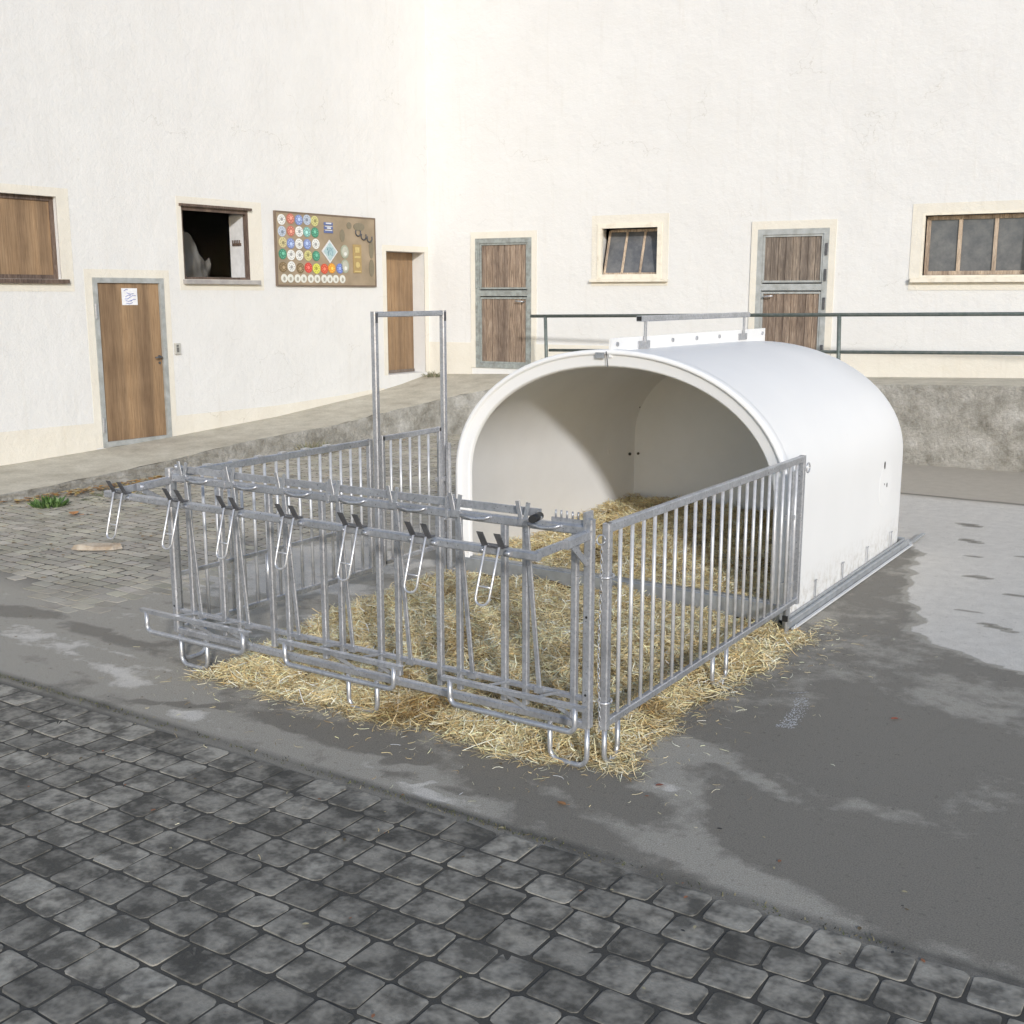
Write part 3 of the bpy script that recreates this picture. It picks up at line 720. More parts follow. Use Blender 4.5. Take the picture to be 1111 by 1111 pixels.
# centre seam and ridge flange
HB(MB().bar((CX-.004, Y0-.012, ZT-.10), (CX-.018, Y0-.012, ZT-.0), .006, .004, (0,1,0)), 'seam', M['dark_steel'])
fl = MB()
fl.box((CX-.008, Y0+.005, ZT-.04), (CX+.0, Y1-.02, ZT+.078)); fl.box((CX+.001, Y0+.005, ZT-.04), (CX+.010, Y1-.02, ZT+.085))
fl = HB(fl, 'ridge_flange', M['hutch'])
for y in (2.60, 3.45, 3.87, 4.30, 5.22):
    o = HB(MB().disc((CX+.010, y, ZT+.045), (1,0,0), .014, .012, 8), 'bolt', M['galv'], par=fl)
HB(MB().box((CX-.10, Y0-.012, ZT-.045),(CX-.035, Y0-.004, ZT-.008)), 'clasp', M['galv'])
lb = HB(MB().bar((CX+.02, 2.90, 1.895), (CX+.02, 4.86, 1.895), .045, .04), 'lifting_bar', M['galv'])
HB(MB().box((CX+.002, 2.8985, 1.880), (CX+.038, 2.8995, 1.910)), 'tube_end', M['rubber'], par=lb)
for y in (2.99, 4.78):
    HB(MB().bar((CX+.024, y, 1.735), (CX+.024, y, 1.875), .028, .012, (1,0,0)), 'stem', M['galv'], par=lb)
    HB(MB().box((CX+.0105, y-.085, 1.695), (CX+.020, y+.085, 1.745)), 'foot_plate', M['galv'], par=lb)
# base frame
bf = MB()
for x, s_ in ((CX+HW+.045, 1), (CX-HW-.045, -1)):
    bf.bar((x-s_*.015, Y0-.02, .032), (x-s_*.015, 5.42, .032), .032, .048); bf.bar((x+s_*.002, 5.42, .02), (x+s_*.002, 5.88 if s_ > 0 else 5.5, .02), .03, .02)
    bf.bar((x-s_*.032, Y0+.0, .065), (x-s_*.032, 5.34, .065), .016, .016)
bf.bar((CX-HW-.02, Y1+.03, .045), (CX+HW+.02, Y1+.03, .045), .04, .07)
HB(bf, 'base_frame', M['alu'])
HB(MB().bar((CX+HW+.062, Y0+.02, .010), (CX+HW+.062, 5.42, .010), .022, .012), 'runner', flat('runner_white', (.7,.7,.7)))
for y in (3.10, 3.69, 4.29, 4.95):
    c_ = MB().bar((CX+HW+.014, y, .08), (CX+HW+.014, y, .20), .009, .007, (1,0,0)).tube([(CX+HW+.014,y-.012,.195),(CX+HW+.014,y+.02,.198)], .005, 6)
    HB(c_, 'hold_down_clip', M['galv'])
HB(MB().disc((CX+HW-.016, 4.74, .60), (1,0,0), .165, .013, 40), 'vent_cover', M['hutch'])
vh = MB()
for y, z, a, b_ in ((4.69,.765,.016,.03),(4.78,.60,.012,.018),(4.71,.615,.006,.008)): vh.disc((CX+HW-.004, y, z), (1,0,0), b_, .003, 12, rx=a)
HB(vh, 'vent_hole', M['hole'])
# sill plate and inner bolts
HB(MB().bar((CX-HW+.03, Y0+.03, .09), (CX+HW-.03, Y0+.03, .09), .03, .125).bar((CX-HW+.03, Y0+.052, .158), (CX+HW-.03, Y0+.052, .158), .05, .010), 'sill_plate', M['alu'])
for z in (1.05, .62, .21):
    HB(MB().disc((CX-HW+.075, Y1-.20, z), (1,-.25,0), .014, .012, 8), 'bolt', M['hole'])
    HB(MB().disc((CX-HW+.13, Y1-.125, z), (0,-1,0), .012, .012, 8), 'bolt', M['hole'])
HB(MB().disc((CX-HW+.062, 4.74, .69), (1,0,0), .035, .004, 12, rx=.018), 'vent_daylight', flat('daylight_white', (.9,.9,.9)))  # white disc painted in for daylight coming through the vent hole
# latch posts joining hutch and fence
for sx, xx in ((1, CX+HW+.065), (-1, CX-HW-.065)):
    lp = MB()
    lp.bar((xx, Y0-.10, .0 if sx > 0 else .02), (xx, Y0-.10, 1.02), .012, .05, (0,1,0)).bar((xx-sx*.03, Y0-.045, .03), (xx-sx*.03, Y0-.045, 1.0), .03, .03, (0,1,0)).box((xx-.05, Y0-.12, .0), (xx+.02, Y0-.03, .012))
    lp.box((xx-.045, Y0-.11, .72), (xx+.010, Y0-.03, .75)).box((xx-.045, Y0-.11, .30), (xx+.010, Y0-.03, .33))
    HB(lp, 'latch_post', M['galv'])
HB(MB().box((CX+HW+.045, Y0-.137, .095), (CX+HW+.078, Y0-.1255, .13)), 'pin_hole', M['rubber'])
HB(MB().tube([(CX-HW-.05,2.49,.43),(CX-HW-.075,2.44,.44),(CX-HW-.065,2.43,.40),(CX-HW-.062,2.43,.06)], .009, 8), 'drop_rod', M['zinc_wire'])

# ------------------------------------------------------------------ feed gate
fg = empty('feed_gate', (-1.35, 0, 0))
tag(fg, 'galvanised calf feeding front with slanted head bars, bucket holders and low shelves', 'feeding fence')
def G(mb, nm, mat=None, par=None, lab=None):
    o = mb.build(nm, mat or M['galv'], None, origin=(-1.35,0,0)); o.location = (0,0,0); o.parent = par or fg
    if lab: o['label'] = lab
    return o
G(MB().bar((-2.66,0,.207),(-.05,0,.207),.035,.036), 'bottom_rail')
G(MB().bar((-2.64,.004,.325),(-.06,.004,.325),.03,.022), 'lower_rail')
G(MB().bar((-2.64,0,1.075),(-.06,0,1.075),.035,.04), 'top_rail')
for x in (-2.675, -.045):
    p = G(MB().bar((x,0,.20),(x,0,1.125),.04,.04,(0,1,0)), 'post')
    for z in (.35,.7,.95):
        G(MB().disc((x,-.0205,z),(0,-1,0),.006,.001,8), 'bolt_hole', M['rubber'], p)
for k in range(7):
    a = -2.54+.3625*k
    G(MB().bar((a,.002,.24),(a,.002,1.06),.028,.028,(0,1,0)), 'upright')
    if a+.25 < -.1: G(MB().bar((a+.25,.002,.24),(a+.25,.002,1.06),.030,.030,(0,1,0)), 'upright')
    G(MB().bar((a+.015,-.022,1.10),(a+.085,-.020,.335),.022,.010,(0,1,0)).box((a+.065,-.032,.315),(a+.105,-.008,.345)), 'slanted_bar')
    tg = MB()
    tg.bar((a-.004,-.028,1.075),(a-.024,-.032,1.175),.022,.007,(0,1,.2)).bar((a+.010,-.028,1.075),(a+.026,-.022,1.170),.020,.007,(0,1,.2)).box((a-.018,-.034,1.068),(a+.030,-.018,1.098))
    tg.tube([(a+.03,-.028,1.078),(a+.10,-.035,1.070),(a+.16,-.03,1.075),(a+.19,-.02,1.088)], .008, 6)
    G(tg, 'catch')
    cl = MB()
    if k % 2 == 0:
        cl.box((a+.30,-.022,1.05),(a+.312,.045,1.155)); G(cl, 'rail_clamp')
sr = G(MB().bar((-2.60,.020,1.122),(-.30,.020,1.122),.012,.036), 'sliding_rail')
G(MB().tube([(-.30,.0,1.125),(-.26,-.045,1.125),(-.245,-.085,1.122)], .012, 8), 'lever', None, sr)
G(MB().tube([(-.262,-.05,1.125),(-.238,-.150,1.128)], .0175, 12), 'hand_grip', M['rubber'], sr)
def rack(x0, x1):
    t = MB().box((x0,.008,1.09),(x1,.016,1.114))
    n_ = 6
    for i in range(n_):
        x = x0+.02+(x1-x0-.04)*i/(n_-1); t.tube([(x,.012,1.114),(x,.012,1.146)], .0045, 6)
    return t
G(rack(-.24,-.06), 'toothed_plate'); G(rack(-2.66,-2.57), 'toothed_plate')
# bucket rail on two arms
br = G(MB().bar((-2.72,-.38,1.035),(-.06,-.38,1.035),.035,.035), 'bucket_rail')
am = MB(); am.bar((-.075,-.375,1.04),(-.055,-.16,1.052),.014,.036).bar((-.045,-.20,1.052),(-.045,-.02,1.06),.03,.042).bar((-.045,-.145,1.035),(-.045,-.02,.935),.03,.008,(1,0,0)).disc((-.062,-.18,1.05),(-1,0,0),.012,.014,8).disc((-.062,-.12,1.055),(-1,0,0),.009,.012,8)
G(am, 'rail_arm', None, br)
am = MB(); am.bar((-2.705,-.365,1.035),(-2.70,-.16,1.05),.014,.036).bar((-2.665,-.22,1.05),(-2.665,-.02,1.06),.03,.042).bar((-2.665,-.19,1.03),(-2.665,-.02,.93),.03,.008,(1,0,0)).disc((-2.65,-.20,1.05),(1,0,0),.012,.014,8)
G(am, 'rail_arm', None, br)
for k, x in enumerate((-2.585,-2.155,-1.775,-1.39,-1.01,-.635,-.265)):
    y = -.38; h = MB(); j = random.uniform(-.006,.006)
    h.box((x-.052,y-.032,1.0535),(x+.052,y+.012,1.059))
    for s_ in (-1, 1):
        xx = x+s_*.042
        h.add([(xx-.013,y-.028,1.058),(xx+.017,y-.028,1.058),(xx+.012,y-.058,1.118),(xx-.018,y-.058,1.118),(xx-.013,y-.022,1.058),(xx+.017,y-.022,1.058),(xx+.012,y-.053,1.118),(xx-.018,y-.053,1.118)],
              [(0,1,2,3),(7,6,5,4),(0,4,5,1),(1,5,6,2),(2,6,7,3),(3,7,4,0)])
    hd = G(h, 'bucket_holder', M['dark_steel'])
    dn = Vector((-.085+j, -.20+j*3, -1)).normalized()
    lp_ = MB(); p0, p1 = Vector((x-.030,y-.036,1.056)), Vector((x+.036,y-.036,1.056))
    lp_.tube([p0+Vector((0,.02,0))]+uloop(p0, p1, .240, .030, dn)+[p1+Vector((0,.02,0))], .0052, 8)
    lp_.tube([p0+dn*.165, p1+dn*.165], .004, 6)
    G(lp_, 'wire_loop', M['zinc_wire'], hd)
    G(MB().tube([(x+.058,y-.022,1.035),(x+.085,y-.026,1.035)], [.012,.009], 8).tube([(x-.06,y-.024,1.035),(x-.046,y-.024,1.035)], .008, 8), 'pin', None, hd)
# low bucket shelves
for x0, x1 in ((-2.76,-1.92),(-1.72,-.93),(-.70,.045)):
    y = -.175; s_ = MB()
    s_.bar((x0,y,.361),(x1,y,.361),.028,.004).bar((x0,y-.0118,.3505),(x1,y-.0118,.3505),.004,.016)
    sf = G(s_, 'bucket_shelf'); L_ = x1-x0
    for t in (.33, .68):
        xx = x0+L_*t; c_ = MB()
        c_.bar((xx,y+.02,.358),(xx+.01,-.012,.335),.014,.010).bar((xx+.06,y+.01,.350),(xx+.10,-.012,.225),.018,.006,(1,0,0))
        G(c_, 'cross_strut', None, sf)
    G(MB().tube(uloop((x0+.045,y-.005,.352),(x1-.05,y-.005,.352),.112,.035), .0125, 10), 'guard_loop', None, sf)
for x0, x1, yy in ((-.235,-.045,.0),(-1.42,-1.235,.0),(-2.66,-2.45,.0)):
    G(MB().tube(uloop((x0,yy,.20),(x1,yy,.20),.188,.05), .012, 10), 'foot')

# ------------------------------------------------------------------ side fences
def fence(name, label, x, ys, bars, ptop=1.10):
    f = empty(name, (x, (ys[0]+ys[1])/2, 0)); tag(f, label, 'fence panel', 'pen side fences')
    def P(mb, nm, par=None, mat=None):
        o = mb.build(nm, mat or M['galv'], None, origin=tuple(f.location)); o.location = (0,0,0); o.parent = par or f; return o
    y0, y1 = ys
    P(MB().bar((x,y0,ptop-.02),(x,y1,ptop-.02),.032,.040), 'top_rail')
    P(MB().bar((x,y0,.20),(x,y1,.20),.03,.034), 'bottom_rail')
    for y in (y0, y1): P(MB().bar((x,y,.175),(x,y,ptop),.036,.038,(0,1,0)), 'post')
    for y in bars: P(MB().tube([(x,y,.21),(x,y,ptop-.035)], .0095, 8), 'bar', None, M['round_bar'])
    return f, P
f, P = fence('side_fence', 'right side fence panel with many upright round bars, beside the open asphalt', .0, (.075, 2.545), [.194+.1129*k for k in range(21)])
P(MB().tube(uloop((0,.075,.18),(0,.20,.18),.168,.05), .012, 10), 'foot')
P(MB().tube(uloop((0,1.265,.19),(0,1.45,.19),.178,.05), .012, 10), 'foot')
for z in (.305, .87):
    P(MB().tube(arc((.0,.075,z), .030, 0, R(340), (1,0,0), (0,1,.15), 14), .005, 6), 'ring_hook', None, M['zinc_wire'])
P(MB().tube(arc((.02,2.60,1.02), .030, 0, R(350), (0,1,0), (0,0,1), 14), .005, 6), 'ring_hook', None, M['zinc_wire'])
f, P = fence('side_fence', 'left side fence panel with a middle rail, beside the grey cobbles', -2.71, (.045, 1.72), [.10+.0975*k+.06 for k in range(16)])
P(MB().bar((-2.71,.06,.515),(-2.71,1.38,.515),.02,.024), 'middle_rail')
P(MB().tube(uloop((-2.71,.05,.18),(-2.71,.22,.18),.168,.05), .012, 10), 'foot')
P(MB().tube([(-2.71,.739,.21),(-2.71,.739,.51)], .015, 8), 'stiffener'); P(MB().tube([(-2.71,1.23,.21),(-2.71,1.23,.51)], .015, 8), 'stiffener')
for k in range(6): P(MB().box((-2.73,.28+.2*k,1.098),(-2.695,.33+.2*k,1.108)), 'rail_stop', None, M['zinc_wire'])
# tall frame with pass gate
tf = empty('tall_gate_frame', (-2.71, 2.18, 0)); tag(tf, 'tall narrow galvanised gateway frame rising above the left fence', 'gate frame')
def T(mb, nm, par=None, mat=None):
    o = mb.build(nm, mat or M['galv'], None, origin=(-2.71,2.18,0)); o.location = (0,0,0); o.parent = par or tf; return o
T(MB().bar((-2.71,1.80,0),(-2.71,1.80,1.945),.040,.04,(0,1,0)), 'post'); T(MB().bar((-2.71,2.565,0),(-2.71,2.565,1.945),.040,.04,(0,1,0)), 'post')
T(MB().bar((-2.71,1.82,1.925),(-2.71,2.545,1.925),.036,.036), 'crossbar')
T(MB().box((-2.6895,1.787,1.87),(-2.6885,1.813,1.935)), 'gusset', None, M['dark_steel']); T(MB().box((-2.6895,2.552,1.87),(-2.6885,2.578,1.935)), 'gusset', None, M['dark_steel'])
gp = empty('pass_gate', (-2.71, 2.18, 0)); tag(gp, 'short barred gate hung inside the tall metal frame', 'gate')
def T2(mb, nm, mt=None):
    o = mb.build(nm, mt or M['galv'], None, origin=(-2.71,2.18,0)); o.location = (0,0,0); o.parent = gp; return o
T2(MB().bar((-2.71,1.85,1.09),(-2.71,2.51,1.09),.03,.034), 'top_rail'); T2(MB().bar((-2.71,1.85,.22),(-2.71,2.51,.22),.03,.03), 'bottom_rail')
for y in (1.855, 2.505): T2(MB().bar((-2.71,y,.20),(-2.71,y,1.11),.03,.03,(0,1,0)), 'stile')
for k in range(5): T2(MB().tube([(-2.71,1.945+.107*k,.23),(-2.71,1.945+.107*k,1.08)], .0095, 8), 'bar', M['round_bar'])
# chain at the near corner
mb = MB(); z = 1.02; k = 0
cz = []
while z > .20:
    x = -.006+.004*math.sin(z*9); y = .030+.003*math.sin(z*7)
    ax = (1,.2,0) if k % 2 else (-.2,1,0)
    pts = [Vector((x,y,z-.016)) + Vector(ax).normalized()*.0055*math.cos(2*math.pi*i/10) + Vector((0,0,1))*.014*math.sin(2*math.pi*i/10) for i in range(11)]
    mb.tube(pts, .0019, 5, False); z -= .022; k += 1
ch = mb.build('chain', M['galv'], None, origin=(.012,.045,.2)); tag(ch, 'thin steel chain hanging between the two near corner posts', 'chain')
MB().tube(arc((-.006,.028,1.035), .020, 0, R(355), (1,0,0), (0,.3,1), 14), .004, 6).build('hook', M['galv'], None, origin=(.012,.045,.2)); hk_ = bpy.data.objects['hook']; hk_.location = (0,0,0); hk_.parent = ch

# ------------------------------------------------------------------ straw
class Field:
    def __init__(s, seed, n, x0, x1, y0, y1, r0, r1, a):
        r = np.random.default_rng(seed)
        s.b = np.stack([r.uniform(x0, x1, n), r.uniform(y0, y1, n), r.uniform(r0, r1, n), r.uniform(-a, a, n)], 1)
    def __call__(s, x, y):
        o = np.zeros_like(x)
        for bx, by, br_, ba in s.b: o += ba*np.exp(-((x-bx)**2+(y-by)**2)/(br_*br_))
        return o
fld = Field(3, 260, -2.8, .4, -.5, 5.3, .07, .24, .040)
fld2 = Field(9, 900, -2.8, .4, -.5, 5.3, .03, .085, .038)
fld3 = Field(17, 150, -2.8, .4, -.5, 5.3, .05, .16, .75)
def xleft(y): return np.interp(y, [-.45,-.15,.0,.2,.45,.63,1.1,1.8,2.3,2.52], [-2.3,-2.40,-2.46,-2.42,-2.55,-2.50,-2.66,-2.66,-2.72,-2.62])
def xright(y): return np.interp(y, [-.45,-.06,.06,.3,.45,.62,.97,1.14,1.42,1.7,2.1,2.35,2.50,2.52], [-.35,-.02,.08,.03,.0,.04,.0,.07,.05,.07,.08,.16,.10,-.1])
def yfront(x): return np.interp(x, [-2.5,-2.4,-2.2,-2.0,-1.55,-1.25,-.98,-.8,-.54,-.3,-.1,.2], [-.03,-.08,-.08,-.02,-.07,-.05,-.01,-.02,-.02,-.03,.02,.15])
def sd_pen(x, y):
    """how far inside the bedding outline (m), pen part"""
    return np.minimum(np.minimum(x-xleft(y), xright(y)-x), y-yfront(x))
def height(x, y):
    inside = sd_pen(x, y)
    hp = .050*smooth(-.02, .20, inside) + .045*smooth(.15, .9, inside) - .035*smooth(1.9, 2.45, y)
    hh = .125+.10*smooth(2.6, 5.2, y)
    e = np.where(y > 2.52, hh, hp)
    return np.maximum(e + (fld(x, y)+fld2(x, y))*smooth(-.05, .25, np.where(y > 2.52, .3, inside)), .0)
# base mound
xs = np.arange(-2.9, .4, .03); ys_ = np.arange(-.45, 5.2, .03)
GX, GY = np.meshgrid(xs, ys_)
H = height(GX, GY)-.030
ins = np.where(GY > 2.57, np.minimum(GX-(-2.52), -.12-GX), sd_pen(GX, GY)); H = np.where(ins < .04, -.02, H)
H = np.where((GY > 2.52) & (GY < 2.60), np.minimum(H, .10), H)
vv = np.stack([GX.ravel(), GY.ravel(), H.ravel()], 1); ny, nx = GX.shape; idx = np.arange(nx*ny).reshape(ny, nx)
ff = np.stack([idx[:-1,:-1].ravel(), idx[:-1,1:].ravel(), idx[1:,1:].ravel(), idx[1:,:-1].ravel()], 1)
ok = (ins.ravel()[ff] > -.02).any(1); ff = ff[ok]
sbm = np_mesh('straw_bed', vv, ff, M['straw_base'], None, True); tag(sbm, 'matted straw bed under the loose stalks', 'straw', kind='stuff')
# stalks
def stalks(N, sample, zf, lmin, lmax, tilt, seed, wid=(.0023, .0046), dark=0.0, nseg=3):
    r = np.random.default_rng(seed)
    x, y = sample(r, N); N = len(x)
    z = zf(x, y, r)
    az = r.uniform(0, 2*np.pi, N); el = r.normal(0, tilt, N); L = r.uniform(lmin, lmax, N)*r.choice([1, 1, 1, .6, 1.3], N)
    wd = r.uniform(*wid, N)
    tx, ty, tz = np.cos(az)*np.cos(el), np.sin(az)*np.cos(el), np.sin(el)
    sx, sy = -np.sin(az), np.cos(az); roll = r.uniform(-.9, .9, N)
    cx_, cy_, cz_ = sx*np.cos(roll), sy*np.cos(roll), np.sin(roll)
    bend = r.normal(0, .14, N)*L; bz = r.normal(-.03, .09, N)*L
    P = []
    for i in range(nseg+1):
        t = i/nseg; k = (t-.5); q = (1-4*k*k)
        px = x+tx*L*k+sx*bend*q; py = y+ty*L*k+sy*bend*q; pz = z+tz*L*k+bz*-q*.5
        for s_ in (-1, 1):
            P.append(np.stack([px+s_*cx_*wd/2, py+s_*cy_*wd/2, np.maximum(pz+s_*cz_*wd/2, .002)], 1))
    pt = fld3(x, y); V = np.stack(P, 1).reshape(-1, 3); k = 2*(nseg+1); o = (np.arange(N)*k)[:, None]
    F = np.concatenate([o+np.array([[2*i, 2*i+1, 2*i+3, 2*i+2]]) for i in range(nseg)], 1).reshape(-1, 4)
    pal = np.array([(.79,.63,.36),(.86,.73,.45),(.64,.48,.23),(.89,.81,.57),(.44,.30,.13),(.78,.64,.34),(.90,.86,.69),(.24,.16,.07)])
    pr = np.array([.2,.2,.16,.14,.08,.12,.07,.03]); ci = r.choice(len(pal), N, p=pr/pr.sum())
    C = np.minimum(pal[ci]*r.uniform(.75, 1.35, (N, 1)), .9)*(1-dark)*(1-np.clip(pt, 0, .55)[:, None]*np.array([[.75,.9,1.1]]))
    return V, F, np.repeat(C, k, 0)
def samp_pen(r, N):
    x = r.uniform(-2.8, .35, N*2); y = r.uniform(-.42, 2.50, N*2)
    i = sd_pen(x, y) + r.normal(0, .035, N*2) + .03*np.sin(9*x+4*y)+.02*np.sin(23*x-11*y)
    ok = i > 0; return x[ok][:N], y[ok][:N]
def samp_h(r, N): return r.uniform(-2.50, -.14, N), r.uniform(2.60, 5.15, N)
zf = lambda x, y, r: height(x, y) + r.uniform(-.035, .020, len(x))
sets = [stalks(95000, samp_pen, zf, .05, .13, .36, 21), stalks(58000, samp_h, zf, .04, .12, .36, 22)]
def merge(sets):
    Vs, Fs, Cs = [], [], []; o = 0
    for V_, F_, C_ in sets: Vs.append(V_); Fs.append(F_+o); Cs.append(C_); o += len(V_)
    return np.concatenate(Vs), np.concatenate(Fs), np.concatenate(Cs)
V_, F_, C_ = merge(sets)
so_ = np_mesh('straw', V_, F_, M['straw'], ('tint', C_)); tag(so_, 'loose golden straw bedding filling the pen and the hutch floor', 'straw', kind='stuff')
# scattered stalks on the concrete around the pen
def samp_sc(r, N):
    x = r.uniform(-3.0, 1.0, N*6); y = r.uniform(-.75, 2.9, N*6)
    i = sd_pen(x, np.clip(y, -.45, 2.5)) + np.where(y < yfront(x), 0, 0)
    dst = -i; ok = (dst > -.02) & (r.random(N*6) < np.exp(-np.clip(dst, 0, 9)/.085)) & ~((x < .05) & (y > 2.5)) & (x > -2.72)
    return x[ok][:N], y[ok][:N]
def samp_far(r, N):
    x = r.uniform(-3.3, 1.2, N*5); y = r.uniform(-1.4, 2.8, N*5); i = -sd_pen(x, np.clip(y, -.45, 2.5))
    ok = (i > .05) & (r.random(N*5) < np.exp(-i/.3)*.5) & ~((x < .1) & (y > 2.5)); return x[ok][:N], y[ok][:N]
gz = lambda x, y, r: r.uniform(.004, .012, len(x))
V_, F_, C_ = merge([stalks(5200, samp_sc, gz, .02, .06, .04, 31, (.0014, .0030)), stalks(330, samp_far, gz, .012, .045, .03, 32, (.0012, .0028))])
ss = np_mesh('scattered_straw', V_, F_, M['straw'], ('tint', C_*.95)); tag(ss, 'stray straw stalks scattered on the concrete around the pen', 'straw', kind='stuff')

# ------------------------------------------------------------------ leaves, weeds, chalk
def leaf_vs(x, y, z, s, a, curl=.3):
    pr = [(-1,0),(-.55,.42),(0,.55),(.5,.38),(1,0),(.5,-.38),(0,-.55),(-.55,-.42)]
    c, n_ = math.cos(a), math.sin(a); out = [(x,y,z+.003)]
    for u, v in pr:
        out.append((x+s*(c*u-n_*v), y+s*(n_*u+c*v), z+.002+curl*s*(abs(v)*.8+random.uniform(0,.25))))
    return out, [(0, 1+k, 1+(k+1) % 8) for k in range(8)]
mb = MB()
for k in range(620):
    y = random.uniform(1.6, 8.6) if k % 3 else random.uniform(2.6, 4.6); x = -8.10+abs(random.gauss(0, .14))+.0
    c = random.choice([(.42,.22,.06),(.30,.16,.06),(.52,.36,.10),(.20,.12,.06),(.46,.38,.22)])
    v_, f_ = leaf_vs(x, y, .012+random.uniform(0,.02), random.uniform(.018,.045), random.uniform(0,6.3)); mb.add(v_, f_, tint=c)
tag(mb.build('leaf_litter', M['leaf'], fixn=False), 'dry orange and brown leaves drifted against the left kerb', 'leaf litter', kind='stuff')
mb = MB()
for k in range(900):
    x = random.uniform(-8.0,-4.8); y = random.uniform(.6, 9.2)
    c = random.choice([(.14,.10,.05),(.25,.16,.07),(.34,.20,.07),(.10,.09,.06)])
    v_, f_ = leaf_vs(x, y, .012, random.uniform(.008,.024), random.uniform(0,6.3)); mb.add(v_, f_, tint=c)
for k in range(160):
    x = random.uniform(-4.6,1.6); y = random.uniform(-3, -.1) if x > -2.7 else random.uniform(-2, 2)
    c = random.choice([(.14,.10,.05),(.28,.12,.06),(.38,.33,.2),(.03,.03,.03)])
    v_, f_ = leaf_vs(x, y, .012 if y < -.7 else .002, random.uniform(.004,.013), random.uniform(0,6.3)); mb.add(v_, f_, tint=c)
tag(mb.build('yard_debris', M['leaf'], fixn=False), 'tiny leaf scraps and crumbs of dirt strewn over the yard', 'debris', kind='stuff')
for (x, y, s, c, lab) in [(-7.0,2.45,.085,(.50,.22,.07),'curled orange leaf lying alone on the cobbles below the left kerb'),
                     (-7.58,3.5,.08,(.60,.42,.12),'yellow leaf resting at the foot of the left kerb by the weeds'),
                     (.30,.02,.02,(.22,.08,.05),'small reddish brown leaf on damp asphalt close to the near corner feet'),
                     (.93,1.35,.022,(.30,.08,.04),'small dark red leaf on the asphalt right of the chalk mark'),
                     (.04,-.36,.025,(.30,.15,.06),'brown leaf on the asphalt at the very front of the yard')]:
    m_ = MB(); v_, f_ = leaf_vs(0, 0, 0, s, random.uniform(0,3), .35); m_.add(v_, f_, tint=c)
    m_.tube([(s,0,.004),(s*1.5,s*.2,.006)], s*.03, 4); m_.tint += [c]*8
    o = m_.build('leaf', M['leaf'], fixn=False); o.location = (x, y, .016 if x < -4.7 else .003); tag(o, lab, 'leaf', 'fallen leaves')
# broken pale slab fragment on cobbles
mb = MB(); pts = [(-.20,-.03),(-.12,.05),(.02,.07),(.13,.06),(.21,.02),(.16,-.05),(.0,-.07),(-.14,-.06)]
mb.add([(a,b_,0) for a,b_ in pts]+[(a*.9,b_*.85,.035+.012*math.sin(i*2)) for i,(a,b_) in enumerate(pts)]+[(0,0,.05)],
       [(i,(i+1)%8,8+(i+1)%8,8+i) for i in range(8)]+[(8+i,8+(i+1)%8,16) for i in range(8)])
o = mb.build('wood_chunk', simple('pale_wood', (.48,.42,.34), (.32,.25,.18), .8, 0, 12, .5, .01, 40)); o.location = (-5.554,1.614,.012); o.rotation_euler = (0,0,.55)
tag(o, 'flat pale chunk of wood lying on the cobbles at the left', 'wood chunk')
def weed(name, loc, n_, hmax, rad, cols, lab, cat, wl=.012):
    m_ = MB()
    for k in range(n_):
        a = random.uniform(0, 6.28); r_ = rad*math.sqrt(random.random()); bx, by = r_*math.cos(a), r_*math.sin(a)
        h_ = hmax*random.uniform(.35, 1)*(1-.5*r_/rad); lx, ly = random.gauss(0,.3)*h_+bx*.4, random.gauss(0,.3)*h_+by*.4; b2 = random.uniform(0,6.28); w_ = wl*random.uniform(.6,1.3)
        wx, wy = math.cos(b2)*w_, math.sin(b2)*w_; c = random.choice(cols)
        m_.add([(bx-wx*.4,by-wy*.4,0),(bx+wx*.4,by+wy*.4,0),(bx+lx*.5+wx,by+ly*.5+wy,h_*.6),(bx+lx*.5-wx,by+ly*.5-wy,h_*.6),(bx+lx,by+ly,h_)],[(0,1,2,3),(3,2,4)],tint=c)
    o = m_.build(name, M['weed'], fixn=False); o.location = loc; tag(o, lab, cat); return o
GRN = [(.07,.14,.03),(.11,.20,.05),(.16,.25,.08),(.05,.10,.03)]; DRY = [(.26,.23,.15),(.20,.19,.12),(.32,.29,.20),(.15,.17,.09)]
weed('weed_plant', (-7.62,2.62,.0), 200, .14, .15, GRN, 'leafy green weed growing at the foot of the left kerb', 'weed', .013)
weed('dry_weed', (-8.05,6.9,.0), 170, .26, .24, DRY, 'dry grey green weed tuft on the kerb behind the left fence', 'weed', .006)
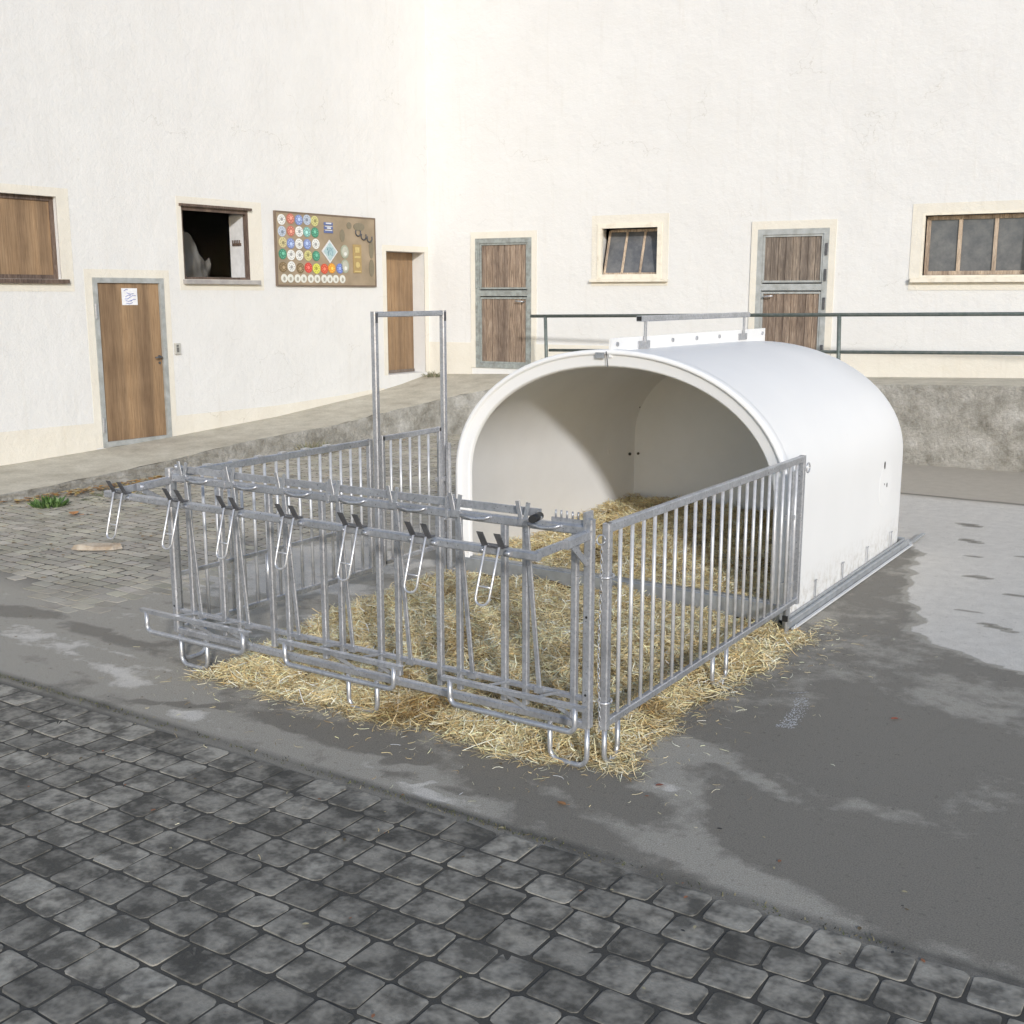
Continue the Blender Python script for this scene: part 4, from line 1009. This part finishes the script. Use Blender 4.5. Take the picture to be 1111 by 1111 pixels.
weed('moss_tuft', (-7.5,3.35,.0), 120, .035, .30, [(.10,.12,.05),(.08,.10,.04),(.16,.15,.07)], 'low mossy growth between the cobbles near the left kerb', 'moss', .012)
weed('wall_weed', (-9.0,10.75,.74), 120, .13, .16, DRY, 'dry weeds in the walkway corner where both buildings meet', 'weed', .008)
# moss / grass in the paving joint
m_ = MB()
for k in range(1500):
    x = random.uniform(-4.5, 1.5); 
    if random.random() > .35+.65*max(0, math.sin(x*2.3+2)): continue
    y = -.667+random.gauss(0,.012)+.012*(x if False else 0); h_ = random.uniform(.004,.014); a = random.uniform(0,6.28)
    wx, wy = math.cos(a)*.003, math.sin(a)*.003; c = random.choice([(.08,.09,.03),(.12,.12,.05),(.16,.14,.07),(.05,.05,.03)])
    m_.add([(x-wx,y-wy,0),(x+wx,y+wy,0),(x+random.gauss(0,.006),y+random.gauss(0,.006),h_)],[(0,1,2)],tint=c)
tag(m_.build('joint_moss', M['weed'], fixn=False), 'moss and grit in the joint before the paving stones', 'moss', kind='stuff')
# chalk scribble on the asphalt
CHA, CHB = (.37,1.43), (.445,1.50); CHK = [(.448,1.39),(.475,1.29),(.500,1.14),(.515,1.02),(.505,.95)]
m_ = MB(); pth = CHK
for k in range(420):
    t = random.random()*3.99; i = int(t); u = t-i
    x = pth[i][0]*(1-u)+pth[i+1][0]*u + random.gauss(0,.012)+(random.choice((-.016,.018))); y = pth[i][1]*(1-u)+pth[i+1][1]*u+random.gauss(0,.014)
    s_ = random.uniform(.0015,.0042); m_.add([(x-s_,y-s_,.002),(x+s_,y-s_*.4,.002),(x+s_*.7,y+s_,.002),(x-s_*.6,y+s_*.8,.002)],[(0,1,2,3)])
for k in range(30):
    t = k/30; x = CHA[0]+(CHB[0]-CHA[0])*t; y = CHA[1]+(CHB[1]-CHA[1])*t+.003*math.sin(k); m_.add([(x-.003,y-.003,.002),(x+.004,y-.003,.002),(x+.004,y+.003,.002),(x-.003,y+.003,.002)],[(0,1,2,3)])
tag(m_.build('chalk_mark', M['chalk'], fixn=False), 'faint white chalk scribble on the asphalt right of the pen', 'chalk mark')
